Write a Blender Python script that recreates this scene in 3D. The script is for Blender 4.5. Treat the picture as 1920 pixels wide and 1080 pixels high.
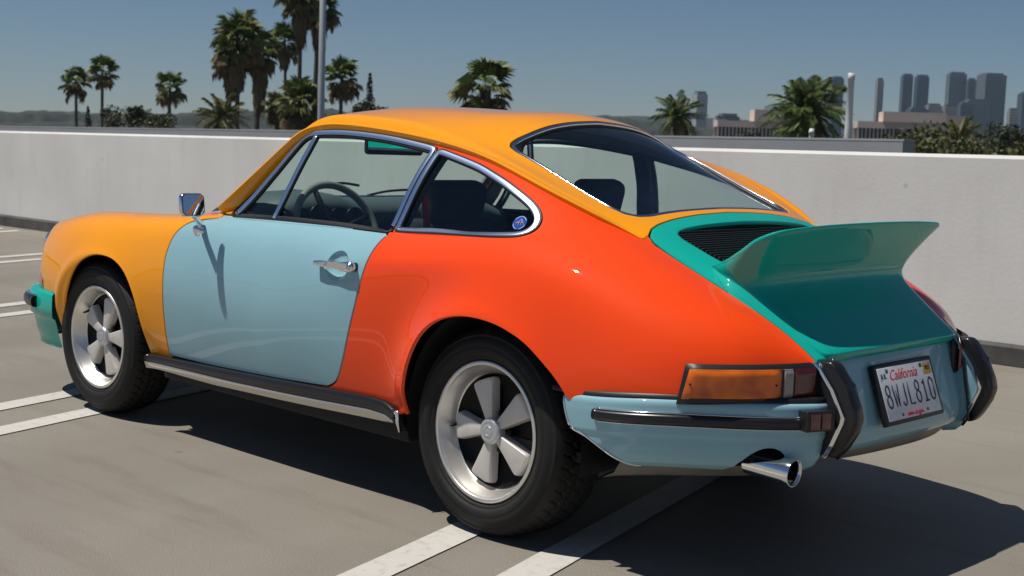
import bpy, bmesh, math, random
import numpy as np
from mathutils import Vector, Matrix, Quaternion
random.seed(7); rng=np.random.default_rng(11)
S=bpy.context.scene; COL=S.collection
for o in list(bpy.data.objects): bpy.data.objects.remove(o)
# ---------------------------------------------------------------- camera
cam=bpy.data.cameras.new('camera'); co=bpy.data.objects.new('camera',cam); COL.objects.link(co); S.camera=co
yaw,pit,rol=-0.80046,-0.109672,0.0335045
f=Vector((math.cos(yaw)*math.cos(pit),math.sin(yaw)*math.cos(pit),math.sin(pit)))
r=f.cross(Vector((0,0,1))).normalized(); u=r.cross(f)
r2=r*math.cos(rol)+u*math.sin(rol); u2=u*math.cos(rol)-r*math.sin(rol)
M=Matrix((r2,u2,-f)).transposed().to_4x4(); M.translation=(-2.876,3.6244,1.201); co.matrix_world=M
cam.sensor_width=36; cam.lens=2600.8/1920*36; cam.clip_start=.1; cam.clip_end=9000
cam.dof.use_dof=True; cam.dof.focus_distance=4.35; cam.dof.aperture_fstop=8.0
# ---------------------------------------------------------------- light
SUN_FROM=Vector((.29,.325,1.0)).normalized()
W=bpy.data.worlds.new("World"); S.world=W; W.use_nodes=True
nt=W.node_tree; bg=nt.nodes['Background']; sky=nt.nodes.new('ShaderNodeTexSky'); sky.sky_type='NISHITA'; sky.sun_disc=False
sky.sun_elevation=math.asin(SUN_FROM.z); sky.sun_rotation=math.atan2(SUN_FROM.x,SUN_FROM.y)
sky.air_density=1.0; sky.dust_density=.25; sky.ozone_density=6.0; sky.altitude=2000
nt.links.new(sky.outputs[0],bg.inputs[0]); bg.inputs[1].default_value=.054
sl=bpy.data.lights.new('sun','SUN'); sl.energy=4.7; sl.angle=math.radians(.53); sl.color=(1,.95,.87)
so=bpy.data.objects.new('sun',sl); COL.objects.link(so); so.rotation_euler=SUN_FROM.to_track_quat('Z','Y').to_euler()
S.view_settings.view_transform='Standard'; S.view_settings.look='None'; S.view_settings.exposure=-0.12; S.view_settings.gamma=1
S.view_settings.use_curve_mapping=False
S.render.engine='CYCLES'
# ---------------------------------------------------------------- materials
def mat(name,col,rough=.5,metal=0,coat=0,coatr=.03,bump=None,var=None,spec=.5,ior=None,trans=0,alpha=None,vary_rough=0):
    m=bpy.data.materials.new(name); m.use_nodes=True; n=m.node_tree.nodes; l=m.node_tree.links; b=n['Principled BSDF']
    b.inputs['Base Color'].default_value=(*col,1); b.inputs['Roughness'].default_value=rough; b.inputs['Metallic'].default_value=metal
    b.inputs['Coat Weight'].default_value=coat; b.inputs['Coat Roughness'].default_value=coatr; b.inputs['Specular IOR Level'].default_value=spec
    tc=n.new('ShaderNodeTexCoord')
    if var:  # (scale, amount, detail, optional xyz stretch)
        nz=n.new('ShaderNodeTexNoise'); nz.inputs['Scale'].default_value=var[0]; nz.inputs['Detail'].default_value=var[2]
        src=tc.outputs['Object']
        if len(var)>3:
            mp=n.new('ShaderNodeMapping'); mp.inputs['Scale'].default_value=var[3]; l.new(src,mp.inputs[0]); src=mp.outputs[0]
        l.new(src,nz.inputs['Vector'])
        r_=n.new('ShaderNodeValToRGB'); r_.color_ramp.elements[0].position=.3; r_.color_ramp.elements[1].position=.7
        r_.color_ramp.elements[0].color=(*[c*(1-var[1]) for c in col],1); r_.color_ramp.elements[1].color=(*[min(1,c*(1+var[1])) for c in col],1)
        l.new(nz.outputs['Fac'],r_.inputs[0]); l.new(r_.outputs[0],b.inputs['Base Color'])
        if vary_rough:
            mr=n.new('ShaderNodeMapRange'); mr.inputs['To Min'].default_value=max(0,rough-vary_rough); mr.inputs['To Max'].default_value=rough+vary_rough
            l.new(nz.outputs['Fac'],mr.inputs[0]); l.new(mr.outputs[0],b.inputs['Roughness'])
    if bump:  # (scale, strength, distance)
        nb=n.new('ShaderNodeTexNoise'); nb.inputs['Scale'].default_value=bump[0]; nb.inputs['Detail'].default_value=4
        l.new(tc.outputs['Object'],nb.inputs['Vector']); bp=n.new('ShaderNodeBump'); bp.inputs['Strength'].default_value=bump[1]; bp.inputs['Distance'].default_value=bump[2]
        l.new(nb.outputs['Fac'],bp.inputs['Height']); l.new(bp.outputs[0],b.inputs['Normal'])
        if coat: l.new(bp.outputs[0],b.inputs['Coat Normal'])
    return m
def paint(name,col):
    m=mat(name,col,rough=.6,coat=1,coatr=.018,bump=(5,.03,.003),var=(3.0,.03,3),spec=.08); m.node_tree.nodes['Principled BSDF'].inputs['Coat IOR'].default_value=1.42; return m
M_YEL=paint('yellow_paint',(.95,.345,.001)); M_ORG=paint('orange_paint',(.95,.066,.003)); M_BLU=paint('pale_blue_paint',(.27,.485,.56))
M_TEAL=paint('teal_paint',(.002,.40,.325)); M_BLK=mat('black_inside',(.012,.012,.013),.75); M_SHELL=mat('inner_shell_black',(.02,.021,.022),.8)
M_CHR=mat('chrome',(.80,.80,.82),.10,1); M_STEEL=mat('polished_trim',(.62,.61,.58),.16,1)
M_RUB=mat('black_rubber',(.013,.012,.013),.27,bump=(120,.1,.001),spec=.5); M_SEAL=mat('window_seal',(.010,.010,.011),.45)
M_TYRE=mat('tyre_rubber',(.012,.0115,.011),.66,bump=(90,.25,.0015),var=(7,.25,4),spec=.35); M_LIP=mat('rim_lip',(.76,.74,.70),.36,.85,var=(20,.06,3)); M_SPK=mat('satin_spoke',(.62,.59,.55),.42,.2,var=(15,.05,3)); M_CAP=mat('hub_cap',(.55,.56,.58),.35,.6)
M_WBLK=mat('wheel_black',(.003,.003,.003),.4,spec=.2); M_FRAME=mat('window_frame_metal',(.56,.68,.88),.30,1)
M_GREY=mat('valance_grey',(.20,.185,.165),.5,.3,var=(12,.15,4)); M_DASH=mat('dashboard_vinyl',(.085,.11,.11),.5,bump=(250,.2,.001)); M_SEAT=mat('seat_cloth',(.018,.021,.026),.85,bump=(400,.4,.002)); M_RED=mat('seat_belt_red',(.30,.015,.015),.7)
M_AMB=mat('amber_lens',(.88,.135,.003),.35,coat=.5,coatr=.05,bump=(140,.15,.001),var=(14,.5,2)); M_REDL=mat('red_lens',(.11,.008,.010),.2,coat=1,coatr=.05,bump=(140,.3,.002)); M_CLR=mat('clear_lens',(.27,.25,.23),.2,coat=1,coatr=.05,bump=(200,.5,.002)); M_PINK=mat('faded_red_lens',(.42,.10,.12),.2,coat=1)
M_PLATE=mat('plate_white',(.68,.70,.74),.35,var=(14,.06,3)); M_PNAVY=mat('plate_navy',(.012,.02,.05),.4); M_PRED=mat('plate_red',(.55,.04,.06),.4); M_STK=mat('sticker_yellow',(.80,.42,.06),.5); M_STKG=mat('sticker_green',(.02,.12,.10),.5)
M_MIR=mat('mirror_glass',(.85,.86,.86),.01,1)
M_BLUE=mat('decal_blue',(.006,.07,.34),.7,spec=.15); M_WHT=mat('decal_white',(.75,.78,.80),.4); M_WHEELCOV=mat('steering_rim_leather',(.27,.28,.25),.42)
def glassmat(name,tint,refl=1.0):
    m=bpy.data.materials.new(name); m.use_nodes=True; n=m.node_tree.nodes; l=m.node_tree.links; n.remove(n['Principled BSDF'])
    t=n.new('ShaderNodeBsdfTransparent'); t.inputs[0].default_value=(*tint,1); g=n.new('ShaderNodeBsdfGlossy'); g.inputs['Roughness'].default_value=.01; g.inputs[0].default_value=(1,1,1,1)
    fr=n.new('ShaderNodeFresnel'); fr.inputs[0].default_value=1.45; mx=n.new('ShaderNodeMixShader'); 
    geo=n.new('ShaderNodeNewGeometry'); inv=n.new('ShaderNodeMath'); inv.operation='SUBTRACT'; inv.inputs[0].default_value=1; l.new(geo.outputs['Backfacing'],inv.inputs[1])
    ml=n.new('ShaderNodeMath'); ml.operation='MULTIPLY'; l.new(fr.outputs[0],ml.inputs[0]); l.new(inv.outputs[0],ml.inputs[1])
    l.new(ml.outputs[0],mx.inputs[0]); l.new(t.outputs[0],mx.inputs[1]); l.new(g.outputs[0],mx.inputs[2]); l.new(mx.outputs[0],n['Material Output'].inputs[0]); return m
M_GLASS=glassmat('tinted_glass',(.80,.90,.87))
# ---------------------------------------------------------------- object helpers
def put(name,me,mt,parent=None):
    o=bpy.data.objects.new(name,me); COL.objects.link(o)
    if mt and not me.materials: me.materials.append(mt)
    if parent: o.parent=parent
    return o
def mk(name,V,F,mt,parent=None,smooth=True,N=None):
    me=bpy.data.meshes.new(name); me.from_pydata([tuple(v) for v in np.asarray(V,float)],[],[tuple(int(i) for i in q) for q in F]); me.update()
    if smooth: me.polygons.foreach_set('use_smooth',[True]*len(me.polygons))
    if N is not None: me.normals_split_custom_set_from_vertices([tuple(v) for v in N])
    return put(name,me,mt,parent)
def bmo(name,bm,mt,parent=None,smooth=False,sharp=None):
    me=bpy.data.meshes.new(name); bmesh.ops.recalc_face_normals(bm,faces=bm.faces); bm.to_mesh(me); bm.free()
    if smooth:
        me.polygons.foreach_set('use_smooth',[True]*len(me.polygons))
        if sharp: me.set_sharp_from_angle(angle=math.radians(sharp))
    return put(name,me,mt,parent)
def empty(name,loc=(0,0,0),rz=0):
    o=bpy.data.objects.new(name,None); COL.objects.link(o); o.location=loc; o.rotation_euler=(0,0,rz); return o
def tag(o,label=None,cat=None,group=None,kind=None):
    if label: o['label']=label
    if cat: o['category']=cat
    if group: o['group']=group
    if kind: o['kind']=kind
    return o
def box(bm,x0,x1,y0,y1,z0,z1,bev=0,mtx=None):
    r=bmesh.ops.create_cube(bm,size=1); vs=r['verts']
    for v in vs: v.co=Vector(((x0+x1)/2+v.co.x*(x1-x0),(y0+y1)/2+v.co.y*(y1-y0),(z0+z1)/2+v.co.z*(z1-z0)))
    if bev:
        es=list({e for v in vs for e in v.link_edges}); rr=bmesh.ops.bevel(bm,geom=es,offset=bev,segments=3,affect='EDGES',profile=.5); vs=list({v for f_ in rr['faces'] for v in f_.verts}|{v for v in vs if v.is_valid})
    if mtx:
        for v in vs: v.co=mtx@v.co
    return vs
def prism(bm,poly,y0,y1,bev=0,seg=3):
    """closed (x,z) outline extruded along y, edges rounded"""
    a=[bm.verts.new((x,y0,z)) for x,z in poly]; b=[bm.verts.new((x,y1,z)) for x,z in poly]; n=len(poly); fs=[bm.faces.new(a),bm.faces.new(b[::-1])]
    for i in range(n): fs.append(bm.faces.new((a[i],b[i],b[(i+1)%n],a[(i+1)%n])))
    if bev: bmesh.ops.bevel(bm,geom=list({e for f_ in fs for e in f_.edges}),offset=bev,segments=seg,affect='EDGES',profile=.5)
def lathe(prof,n=64,axis='y',ang=2*math.pi):
    V=[];F=[];m=len(prof); full=abs(ang-2*math.pi)<1e-6; nn=n if full else n+1
    for i in range(nn):
        t=ang*i/n
        for rr,h in prof: V.append((rr*math.cos(t),h,rr*math.sin(t)) if axis=='y' else (rr*math.cos(t),rr*math.sin(t),h))
    for i in range(n):
        j=(i+1)%nn
        for k in range(m-1): F.append((i*m+k,i*m+k+1,j*m+k+1,j*m+k))
    return np.array(V),F
def tube(pts,rad,n=10,closed=False,caps=True):
    P=[Vector(p_) for p_ in pts]; V=[];F=[]; m=len(P); rads=rad if hasattr(rad,'__len__') else [rad]*m; up=None
    for i,p_ in enumerate(P):
        a=P[(i-1)%m] if (closed or i>0) else P[i]; b=P[(i+1)%m] if (closed or i<m-1) else P[i]; t=(b-a).normalized()
        if up is None: up=t.orthogonal().normalized()
        up=(up-t*up.dot(t)).normalized(); s=t.cross(up)
        for k in range(n):
            an=2*math.pi*k/n; V.append(p_+(up*math.cos(an)+s*math.sin(an))*rads[i])
    for i in range(m if closed else m-1):
        j=(i+1)%m
        for k in range(n): F.append((i*n+k,i*n+(k+1)%n,j*n+(k+1)%n,j*n+k))
    if caps and not closed: F.append(tuple(range(n))[::-1]); F.append(tuple((m-1)*n+k for k in range(n)))
    return np.array([tuple(v) for v in V]),F
def cat_rom(pts,n=8,closed=False):
    P=np.array(pts,float); m=len(P); out=[]
    for i in range(m if closed else m-1):
        g=lambda k: P[k%m] if closed else P[min(max(k,0),m-1)]
        a,b,c,d=g(i-1),g(i),g(i+1),g(i+2)
        for s in np.arange(n)/n: out.append(.5*((2*b)+(c-a)*s+(2*a-5*b+4*c-d)*s*s+(3*b-a-3*c+d)*s**3))
    if not closed: out.append(P[-1])
    return np.array(out)
def join(*parts):
    V=[];F=[];o=0
    for v,f_ in parts:
        V.append(np.asarray(v,float)); F+= [tuple(i+o for i in q) for q in f_]; o+=len(v)
    return np.concatenate(V),F
def text_mesh(s,size,ext=.0004,sx=1,shear=0,bold=0):
    c=bpy.data.curves.new('t','FONT'); c.body=s; c.size=size; c.align_x='CENTER'; c.align_y='CENTER'; c.extrude=ext; c.shear=shear; c.offset=bold; c.resolution_u=3
    o=bpy.data.objects.new('t',c); COL.objects.link(o); bpy.context.view_layer.update()
    me=bpy.data.meshes.new_from_object(o.evaluated_get(bpy.context.evaluated_depsgraph_get())); bpy.data.objects.remove(o); bpy.data.curves.remove(c)
    for v in me.vertices: v.co.x*=sx
    return me
# ================================================================ CAR BODY SURFACE
# --- body surface: control net, columns nose -> tail, rows sill -> centreline ---
NET = [
 # nose end contour
 [(2.86,.66,.40),(2.90,.655,.43),(2.93,.645,.45),(2.955,.62,.455),(2.975,.58,.46),(2.99,.53,.46),(3.0,.47,.46),(3.01,.40,.46),(3.015,.33,.46),(3.02,.25,.46),(3.025,.13,.46),(3.03,0,.46)],
 [(2.84,.675,.38),(2.885,.675,.45),(2.915,.67,.52),(2.93,.655,.59),(2.922,.63,.655),(2.90,.595,.70),(2.895,.55,.71),(2.93,.49,.67),(2.96,.42,.60),(2.965,.34,.57),(2.97,.18,.565),(2.975,0,.565)],
 [(.675,.235),(.705,.33),(.728,.47),(.725,.59),(.70,.68),(.66,.742),(.60,.767),(.52,.74),(.45,.67),(.36,.63),(.2,.63),(0,.635)],
 [(.72,.235),(.755,.33),(.778,.47),(.772,.61),(.742,.72),(.69,.785),(.61,.810),(.53,.785),(.46,.735),(.38,.71),(.2,.712),(0,.717)],
 [(.73,.235),(.765,.33),(.788,.48),(.782,.63),(.752,.745),(.70,.806),(.625,.831),(.55,.815),(.48,.785),(.40,.775),(.22,.78),(0,.785)],
 [(.73,.235),(.762,.33),(.786,.49),(.782,.64),(.752,.765),(.70,.825),(.63,.842),(.56,.834),(.49,.822),(.40,.82),(.22,.826),(0,.83)],
 [(.73,.235),(.762,.33),(.786,.50),(.784,.65),(.756,.785),(.712,.838),(.66,.855),(.60,.858),(.53,.862),(.43,.866),(.25,.872),(0,.876)],
 [(.733,.235),(.764,.33),(.79,.50),(.787,.66),(.757,.798),(.712,.855),(.684,.868),(.673,.874),(.662,.884),(.62,.908),(.32,.960),(0,.983)],
 [(.735,.235),(.765,.33),(.792,.50),(.788,.66),(.757,.80),(.703,.866),(.670,.884),(.628,1.02),(.588,1.112),(.553,1.137),(.30,1.172),(0,1.186)],
 [(.735,.235),(.766,.33),(.793,.50),(.788,.66),(.757,.80),(.703,.868),(.669,.886),(.612,1.06),(.540,1.208),(.490,1.242),(.28,1.260),(0,1.268)],
 [(.735,.235),(.766,.33),(.793,.50),(.788,.66),(.757,.803),(.702,.870),(.667,.888),(.605,1.06),(.523,1.222),(.462,1.259),(.26,1.288),(0,1.298)],
 [(.735,.235),(.768,.33),(.795,.50),(.790,.67),(.760,.808),(.705,.873),(.667,.892),(.607,1.045),(.520,1.194),(.46,1.234),(.26,1.274),(0,1.289)],
 [(.735,.235),(.772,.33),(.805,.50),(.802,.69),(.770,.82),(.715,.880),(.678,.902),(.622,1.02),(.534,1.135),(.462,1.157),(.26,1.228),(0,1.256)],
 [(.735,.235),(.775,.33),(.815,.50),(.815,.70),(.782,.825),(.728,.890),(.683,.922),(.635,.980),(.556,1.042),(.468,1.048),(.27,1.074),(0,1.083)],
 [(.73,.235),(.765,.33),(.802,.50),(.798,.665),(.755,.79),(.69,.853),(.625,.887),(.555,.907),(.485,.923),(.43,.942),(.24,.964),(0,.972)],
 [(.70,.25),(.73,.36),(.760,.50),(.752,.61),(.712,.703),(.655,.757),(.590,.786),(.52,.803),(.445,.811),(.38,.832),(.2,.846),(0,.852)],
 [(.63,.32),(.645,.40),(.650,.49),(.64,.57),(.612,.630),(.57,.672),(.525,.693),(.478,.704),(.43,.708),(.34,.724),(.2,.736),(0,.742)],
 [(-.80,.60,.42),(-.82,.575,.45),(-.845,.55,.475),(-.868,.525,.50),(-.882,.50,.525),(-.890,.475,.55),(-.895,.452,.58),(-.90,.43,.605),(-.905,.408,.628),(-.91,.30,.628),(-.912,.15,.628),(-.912,0,.628)],
]
XS=[0,0,2.80,2.55,2.27,2.00,1.75,1.52,1.25,1.12,.95,.60,.25,-.05,-.33,-.58,-.78,0]
def net():
    a=np.zeros((len(NET),12,3))
    for i,c in enumerate(NET):
        for k,q in enumerate(c): a[i,k]=q if len(q)==3 else (XS[i],q[0],q[1])
        if 3<=i<=14: a[i,0,1]-=.017; a[i,1,1]-=.015; a[i,2,1]-=.005; a[i,3,1]+=.002
        if i in (11,12): a[i,2,1]-=.013; a[i,1,1]-=.008; a[i,3,2]+=.03; a[i,3,1]-=.006
        if i in (12,13,14): a[i,2,1]-=.013; a[i,3,1]-=.016; a[i,4,1]-=.004
    return a
def nat(P,t):
    """natural cubic spline through P[0..n] (first axis) sampled at t"""
    n=len(P); A=np.eye(n)*4; A[0,0]=A[-1,-1]=1
    for i in range(1,n-1): A[i,i-1]=A[i,i+1]=1
    B=np.zeros_like(P); B[1:-1]=6*(P[2:]-2*P[1:-1]+P[:-2])
    M=np.linalg.solve(A,B.reshape(n,-1)).reshape(P.shape)
    i=np.clip(np.floor(t).astype(int),0,n-2); s=(t-i).reshape((-1,)+(1,)*(P.ndim-1))
    return P[i]*(1-s)+P[i+1]*s+((1-s)**3-(1-s))*M[i]/6+(s**3-s)*M[i+1]/6
def smooth(a,b,x):
    t=np.clip((x-a)/(b-a),0,1); return t*t*(3-2*t)
def flare(P):
    P=P.copy(); x,y,z=P[...,0],P[...,1],P[...,2]
    side=smooth(.60,.72,y)
    r=np.hypot(x+.02,(z-.33)*1.02); b=np.exp(-((r-.345)/.035)**2)*smooth(.24,.34,r)
    P[...,1]+=.011*b*side
    b=np.exp(-(np.maximum(r-.34,0)/(.085+.03*smooth(.1,-.2,x)))**2); P[...,1]+=(.031+.007*smooth(-.15,.15,x))*b*side*smooth(.26,.42,z)
    r=np.hypot(x-2.235,(z-.31)); b=np.exp(-((r-.350)/.03)**2)
    P[...,1]+=.011*b*side
    b=np.exp(-(np.maximum(r-.35,0)/.10)**2); P[...,1]+=.010*b*side*smooth(.26,.42,z)
    return P
def grid(nu=18,nv=12):
    N=net(); u=np.linspace(0,len(NET)-1,(len(NET)-1)*nu+1); v=np.linspace(0,11,11*nv+1)
    G=nat(N,u); G=nat(G.transpose(1,0,2),v).transpose(1,0,2); G[:,-1,1]=0
    return flare(G),u,v
def gnormals(G):
    du=np.gradient(G,axis=0); dv=np.gradient(G,axis=1); n=np.cross(dv,du); n/=np.linalg.norm(n,axis=2)[...,None]+1e-12
    n[:,-1,1]=0; n/=np.linalg.norm(n,axis=2)[...,None]+1e-12
    return n
# ---------------------------------------------------------------- clipping tools
def sdf(P,poly):
    """signed distance to a closed outline, positive inside"""
    A=np.array(poly,float); B=np.roll(A,-1,0); D=B-A; d=np.full(len(P),1e9); ins=np.zeros(len(P),bool)
    for a,b,dd in zip(A,B,D):
        w=P-a; t=np.clip((w@dd)/(dd@dd+1e-18),0,1); q=w-t[:,None]*dd; d=np.minimum(d,np.hypot(q[:,0],q[:,1]))
        c=(a[1]>P[:,1])!=(b[1]>P[:,1])
        if abs(dd[1])>1e-12: ins^=c&(P[:,0]<dd[0]*(P[:,1]-a[1])/dd[1]+a[0])
    return np.where(ins,d,-d)
def clip(A,F,val):
    pos=val>0; c=pos[F].sum(1); keep=list(map(tuple,F[c==3])); extra=[]; cache={}; n=len(A)
    def cut(i,j):
        k=(i,j) if i<j else (j,i)
        if k not in cache:
            t=val[k[0]]/(val[k[0]]-val[k[1]]); t=min(max(t,.02),.98); cache[k]=n+len(extra); extra.append(A[k[0]]*(1-t)+A[k[1]]*t)
        return cache[k]
    for tri in F[(c==1)|(c==2)]:
        a,b,d=tri
        for _ in range(3):
            if pos[a] and not pos[d] : break
            a,b,d=b,d,a
        if pos[b]: keep+= [(a,b,cut(b,d)),(a,cut(b,d),cut(a,d))]
        else: keep.append((a,cut(a,b),cut(a,d)))
    if extra: A=np.concatenate([A,np.array(extra)])
    F=np.array(keep,int).reshape(-1,3)
    used=np.unique(F); mp=np.full(len(A),-1); mp[used]=np.arange(len(used)); return A[used],mp[F]
def patch(A,F,*fields):
    for fn in fields: A,F=clip(A,F,fn(A))
    return A,F
def loops(F):
    E={}
    for a,b,c in F:
        for e in ((a,b),(b,c),(c,a)): E[e]=1
    nxt={}
    for (a,b) in E:
        if (b,a) not in E: nxt.setdefault(a,[]).append(b)
    out=[]
    while nxt:
        s=next(iter(nxt)); L=[s]; 
        while True:
            c=L[-1]
            if c not in nxt: break
            b=nxt[c].pop(); 
            if not nxt[c]: del nxt[c]
            if b==s: break
            L.append(b)
        out.append(L)
    return out
def tangents(P,N,closed=True):
    D=np.roll(P,-1,0)-np.roll(P,1,0)
    if not closed: D[0]=P[1]-P[0]; D[-1]=P[-1]-P[-2]
    T=np.cross(D,N); return T/(np.linalg.norm(T,axis=1)[:,None]+1e-12)
def hem(A,F,depth=.012,roll=.0012):
    """panel with a rolled edge turned inward: returns V,F,N"""
    V=[A[:,:3]];N=[A[:,3:6]];Q=list(map(tuple,F)); o=len(A)
    for L in loops(F):
        P=A[L,:3]; n=A[L,3:6]; T=tangents(P,n); m=len(L)
        if m<3: continue
        V+= [P+T*roll-n*roll, P+T*roll-n*depth]; k=(T+n); k/=np.linalg.norm(k,axis=1)[:,None]; N+=[k*0+k,T]
        for i in range(m):
            j=(i+1)%m; Q.append((L[i],o+i,o+j,L[j])); Q.append((o+i,o+m+i,o+m+j,o+j))
        o+=2*m
    return np.concatenate(V),Q,np.concatenate(N)
def mirror(V,F,N=None):
    V=V*[1,-1,1]; F=[tuple(q[::-1]) for q in F]; return (V,F) if N is None else (V,F,N*[1,-1,1])
def resample(P,N,step,closed=True,it=3):
    Q=np.concatenate([P,P[:1]]) if closed else P; NN=np.concatenate([N,N[:1]]) if closed else N
    s=np.concatenate([[0],np.cumsum(np.linalg.norm(np.diff(Q,axis=0),axis=1))]); m=max(4,int(s[-1]/step)); t=np.linspace(0,s[-1],m,endpoint=not closed)
    R_=np.stack([np.interp(t,s,Q[:,k]) for k in range(3)],1); Rn=np.stack([np.interp(t,s,NN[:,k]) for k in range(3)],1)
    for _ in range(it):
        if closed: R_=(np.roll(R_,1,0)+2*R_+np.roll(R_,-1,0))/4
        else: R_[1:-1]=(R_[:-2]+2*R_[1:-1]+R_[2:])/4
    return R_,Rn/np.linalg.norm(Rn,axis=1)[:,None]
def sweep(P,N,prof,closed=True,ring=True,T=None):
    """profile points are (outward along surface, up from surface); ring: profile is a closed loop"""
    if T is None: T=tangents(P,N,closed)
    V=[];F=[];m=len(P);k=len(prof)
    for i in range(m):
        for t,h in prof: V.append(P[i]+T[i]*t+N[i]*h)
    for i in range(m if closed else m-1):
        j=(i+1)%m
        for q in range(k if ring else k-1):
            w=(q+1)%k; F.append((i*k+q,i*k+w,j*k+w,j*k+q))
    if not closed and ring: F+=[tuple(range(k))[::-1],tuple((m-1)*k+q for q in range(k))]
    return np.array(V),F
def rprof(t0,t1,h0,h1,r=.002,n=3):
    """rounded rectangle profile"""
    out=[]
    for cx,cy,a0 in ((t1-r,h1-r,0),(t0+r,h1-r,90),(t0+r,h0+r,180),(t1-r,h0+r,270)):
        for k in range(n): a=math.radians(a0+90*k/(n-1)); out.append((cx+r*math.cos(a),cy+r*math.sin(a)))
    return out
# ---------------------------------------------------------------- base grids
G,GU,GV=grid(26,13); GN=-gnormals(G)
nu_,nv_=G.shape[:2]
UV=np.stack(np.meshgrid(GU,GV,indexing='ij'),-1)
HA=np.concatenate([G,GN,UV],-1).reshape(-1,8)
idx=np.arange(nu_*nv_).reshape(nu_,nv_); a_,b_,c_,d_=idx[:-1,:-1].ravel(),idx[1:,:-1].ravel(),idx[1:,1:].ravel(),idx[:-1,1:].ravel()
HF=np.concatenate([np.stack([a_,c_,b_],1),np.stack([a_,d_,c_],1)])
# outward check: centre roof normal must point up
if HA[idx[nu_//2,-1],5]<0: HA[:,3:6]*=-1
t_=HF[len(HF)//4]; 
if np.cross(HA[t_[1],:3]-HA[t_[0],:3],HA[t_[2],:3]-HA[t_[0],:3])@HA[t_[0],3:6]<0: HF=HF[:,::-1]
# full grid, welded on the centreline
ni=len(HA); mp_=np.arange(ni)+ni; cen=idx[:,-1]; mp_[cen]=cen
FA=np.concatenate([HA,HA*[1,-1,1,1,-1,1,1,1]]); FF=np.concatenate([HF,mp_[HF][:,::-1]])
XZ=lambda A:A[:,[0,2]]
XY=lambda A:np.stack([A[:,0],np.abs(A[:,1])],1)
inside=lambda poly,pr=XZ,e=0:(lambda A:sdf(pr(A),poly)-e)
outside=lambda poly,pr=XZ,e=0:(lambda A:-sdf(pr(A),poly)-e)
vmax=lambda v:(lambda A:(v-A[:,7])*.03)
vmin=lambda v:(lambda A:(A[:,7]-v)*.03)
xmin=lambda x:(lambda A:A[:,0]-x)
xmax=lambda x:(lambda A:x-A[:,0])
# ---------------------------------------------------------------- outlines (metres, car coordinates)
belt=[(1.54,.872),(1.30,.875),(1.0,.877),(.80,.877),(.60,.876),(.531,.875)]
DOOR=[(1.49,.874),(1.478,.862),(1.545,.853),(1.624,.838),(1.665,.815),(1.695,.783),(1.712,.743),(1.722,.70),(1.724,.67),(1.727,.58),(1.737,.45),(1.745,.35),(1.747,.318),(1.735,.3125),(1.60,.3125),(1.449,.3135),(1.107,.324),(.80,.3385),(.75,.345),(.712,.366),(.690,.392),(.662,.440),(.635,.50),(.605,.58),(.583,.64),(.562,.71),(.545,.77),(.533,.828),(.516,.868),(.528,.877),(.80,.879),(1.2,.878)]
DWIN=[(1.424,.871),(1.34,.945),(1.259,1.040),(1.21,1.108),(1.166,1.168),(1.135,1.184),(1.095,1.191),(1.0,1.195),(.912,1.194),(.80,1.188),(.703,1.180),(.60,1.168),(.517,1.157),(.474,1.150),(.531,.876),(.80,.878),(1.1,.877)]
QWIN=[(.468,1.150),(.342,1.124),(.25,1.104),(.18,1.084),(.10,1.059),(.04,1.036),(-.01,1.015),(-.053,.993),(-.084,.969),(-.097,.948),(-.098,.932),(-.084,.916),(-.055,.906),(-.01,.902),(.034,.899),(.18,.892),(.327,.887),(.43,.882),(.524,.879)]
RARCH=[(.362,.20),(.352,.30),(.322,.41),(.296,.49),(.252,.57),(.205,.615),(.15,.645),(.085,.664),(.02,.673),(-.05,.673),(-.12,.663),(-.185,.642),(-.235,.617),(-.285,.58),(-.33,.54),(-.366,.495),(-.39,.45),(-.40,.20)]
FARCH=[(2.56,.20),(2.545,.33),(2.515,.42),(2.47,.50),(2.41,.575),(2.34,.63),(2.25,.665),(2.16,.671),(2.07,.655),(1.99,.612),(1.93,.54),(1.895,.45),(1.872,.34),(1.865,.20)]
LID=[(-.303,-.2),(-.303,0),(-.306,.15),(-.314,.30),(-.323,.38),(-.334,.425),(-.352,.458),(-.380,.468),(-.443,.465),(-.566,.454),(-.705,.434),(-.815,.419),(-.97,.408),(-.97,-.2)]
RWIN=[(.262,-.2),(.262,0),(.262,.2),(.264,.33),(.268,.39),(.262,.420),(.245,.438),(.210,.447),(.076,.449),(-.079,.449),(-.19,.447),(-.238,.434),(-.266,.403),(-.277,.36),(-.277,.25),(-.275,0),(-.275,-.2)]
GRILLE=[(-.364,-.2),(-.364,.20),(-.366,.30),(-.372,.345),(-.386,.368),(-.411,.374),(-.502,.360),(-.54,.347),(-.562,.318),(-.568,.25),(-.568,-.2)]
WSCR=[(1.635,-.2),(1.635,0),(1.62,.2),(1.585,.38),(1.535,.52),(1.49,.590),(1.45,.612),(1.40,.606),(1.30,.572),(1.20,.530),(1.165,.500),(1.125,.45),(1.105,.3),(1.10,0),(1.10,-.2)]
FLAP=[(1.775,.655),(1.79,.690),(1.83,.712),(1.90,.716),(1.97,.706),(2.005,.685),(2.015,.655),(2.0,.625),(1.96,.607),(1.88,.602),(1.81,.610),(1.783,.63)]
SILLZ=lambda x:np.interp(-np.asarray(x,float),[-1.89,-1.73,-1.28,-.81,-.53,-.45,-.41,-.39],[.304,.306,.318,.335,.345,.340,.329,.318])-.003
SILLM=lambda x:np.interp(-np.asarray(x,float),[-1.85,-1.28,-.81,-.53,-.44,-.40],[.279,.283,.295,.306,.302,.290])
SILLB=lambda x:np.interp(-np.asarray(x,float),[-1.8,-1.4,-.81,-.43],[.250,.248,.262,.274])
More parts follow.
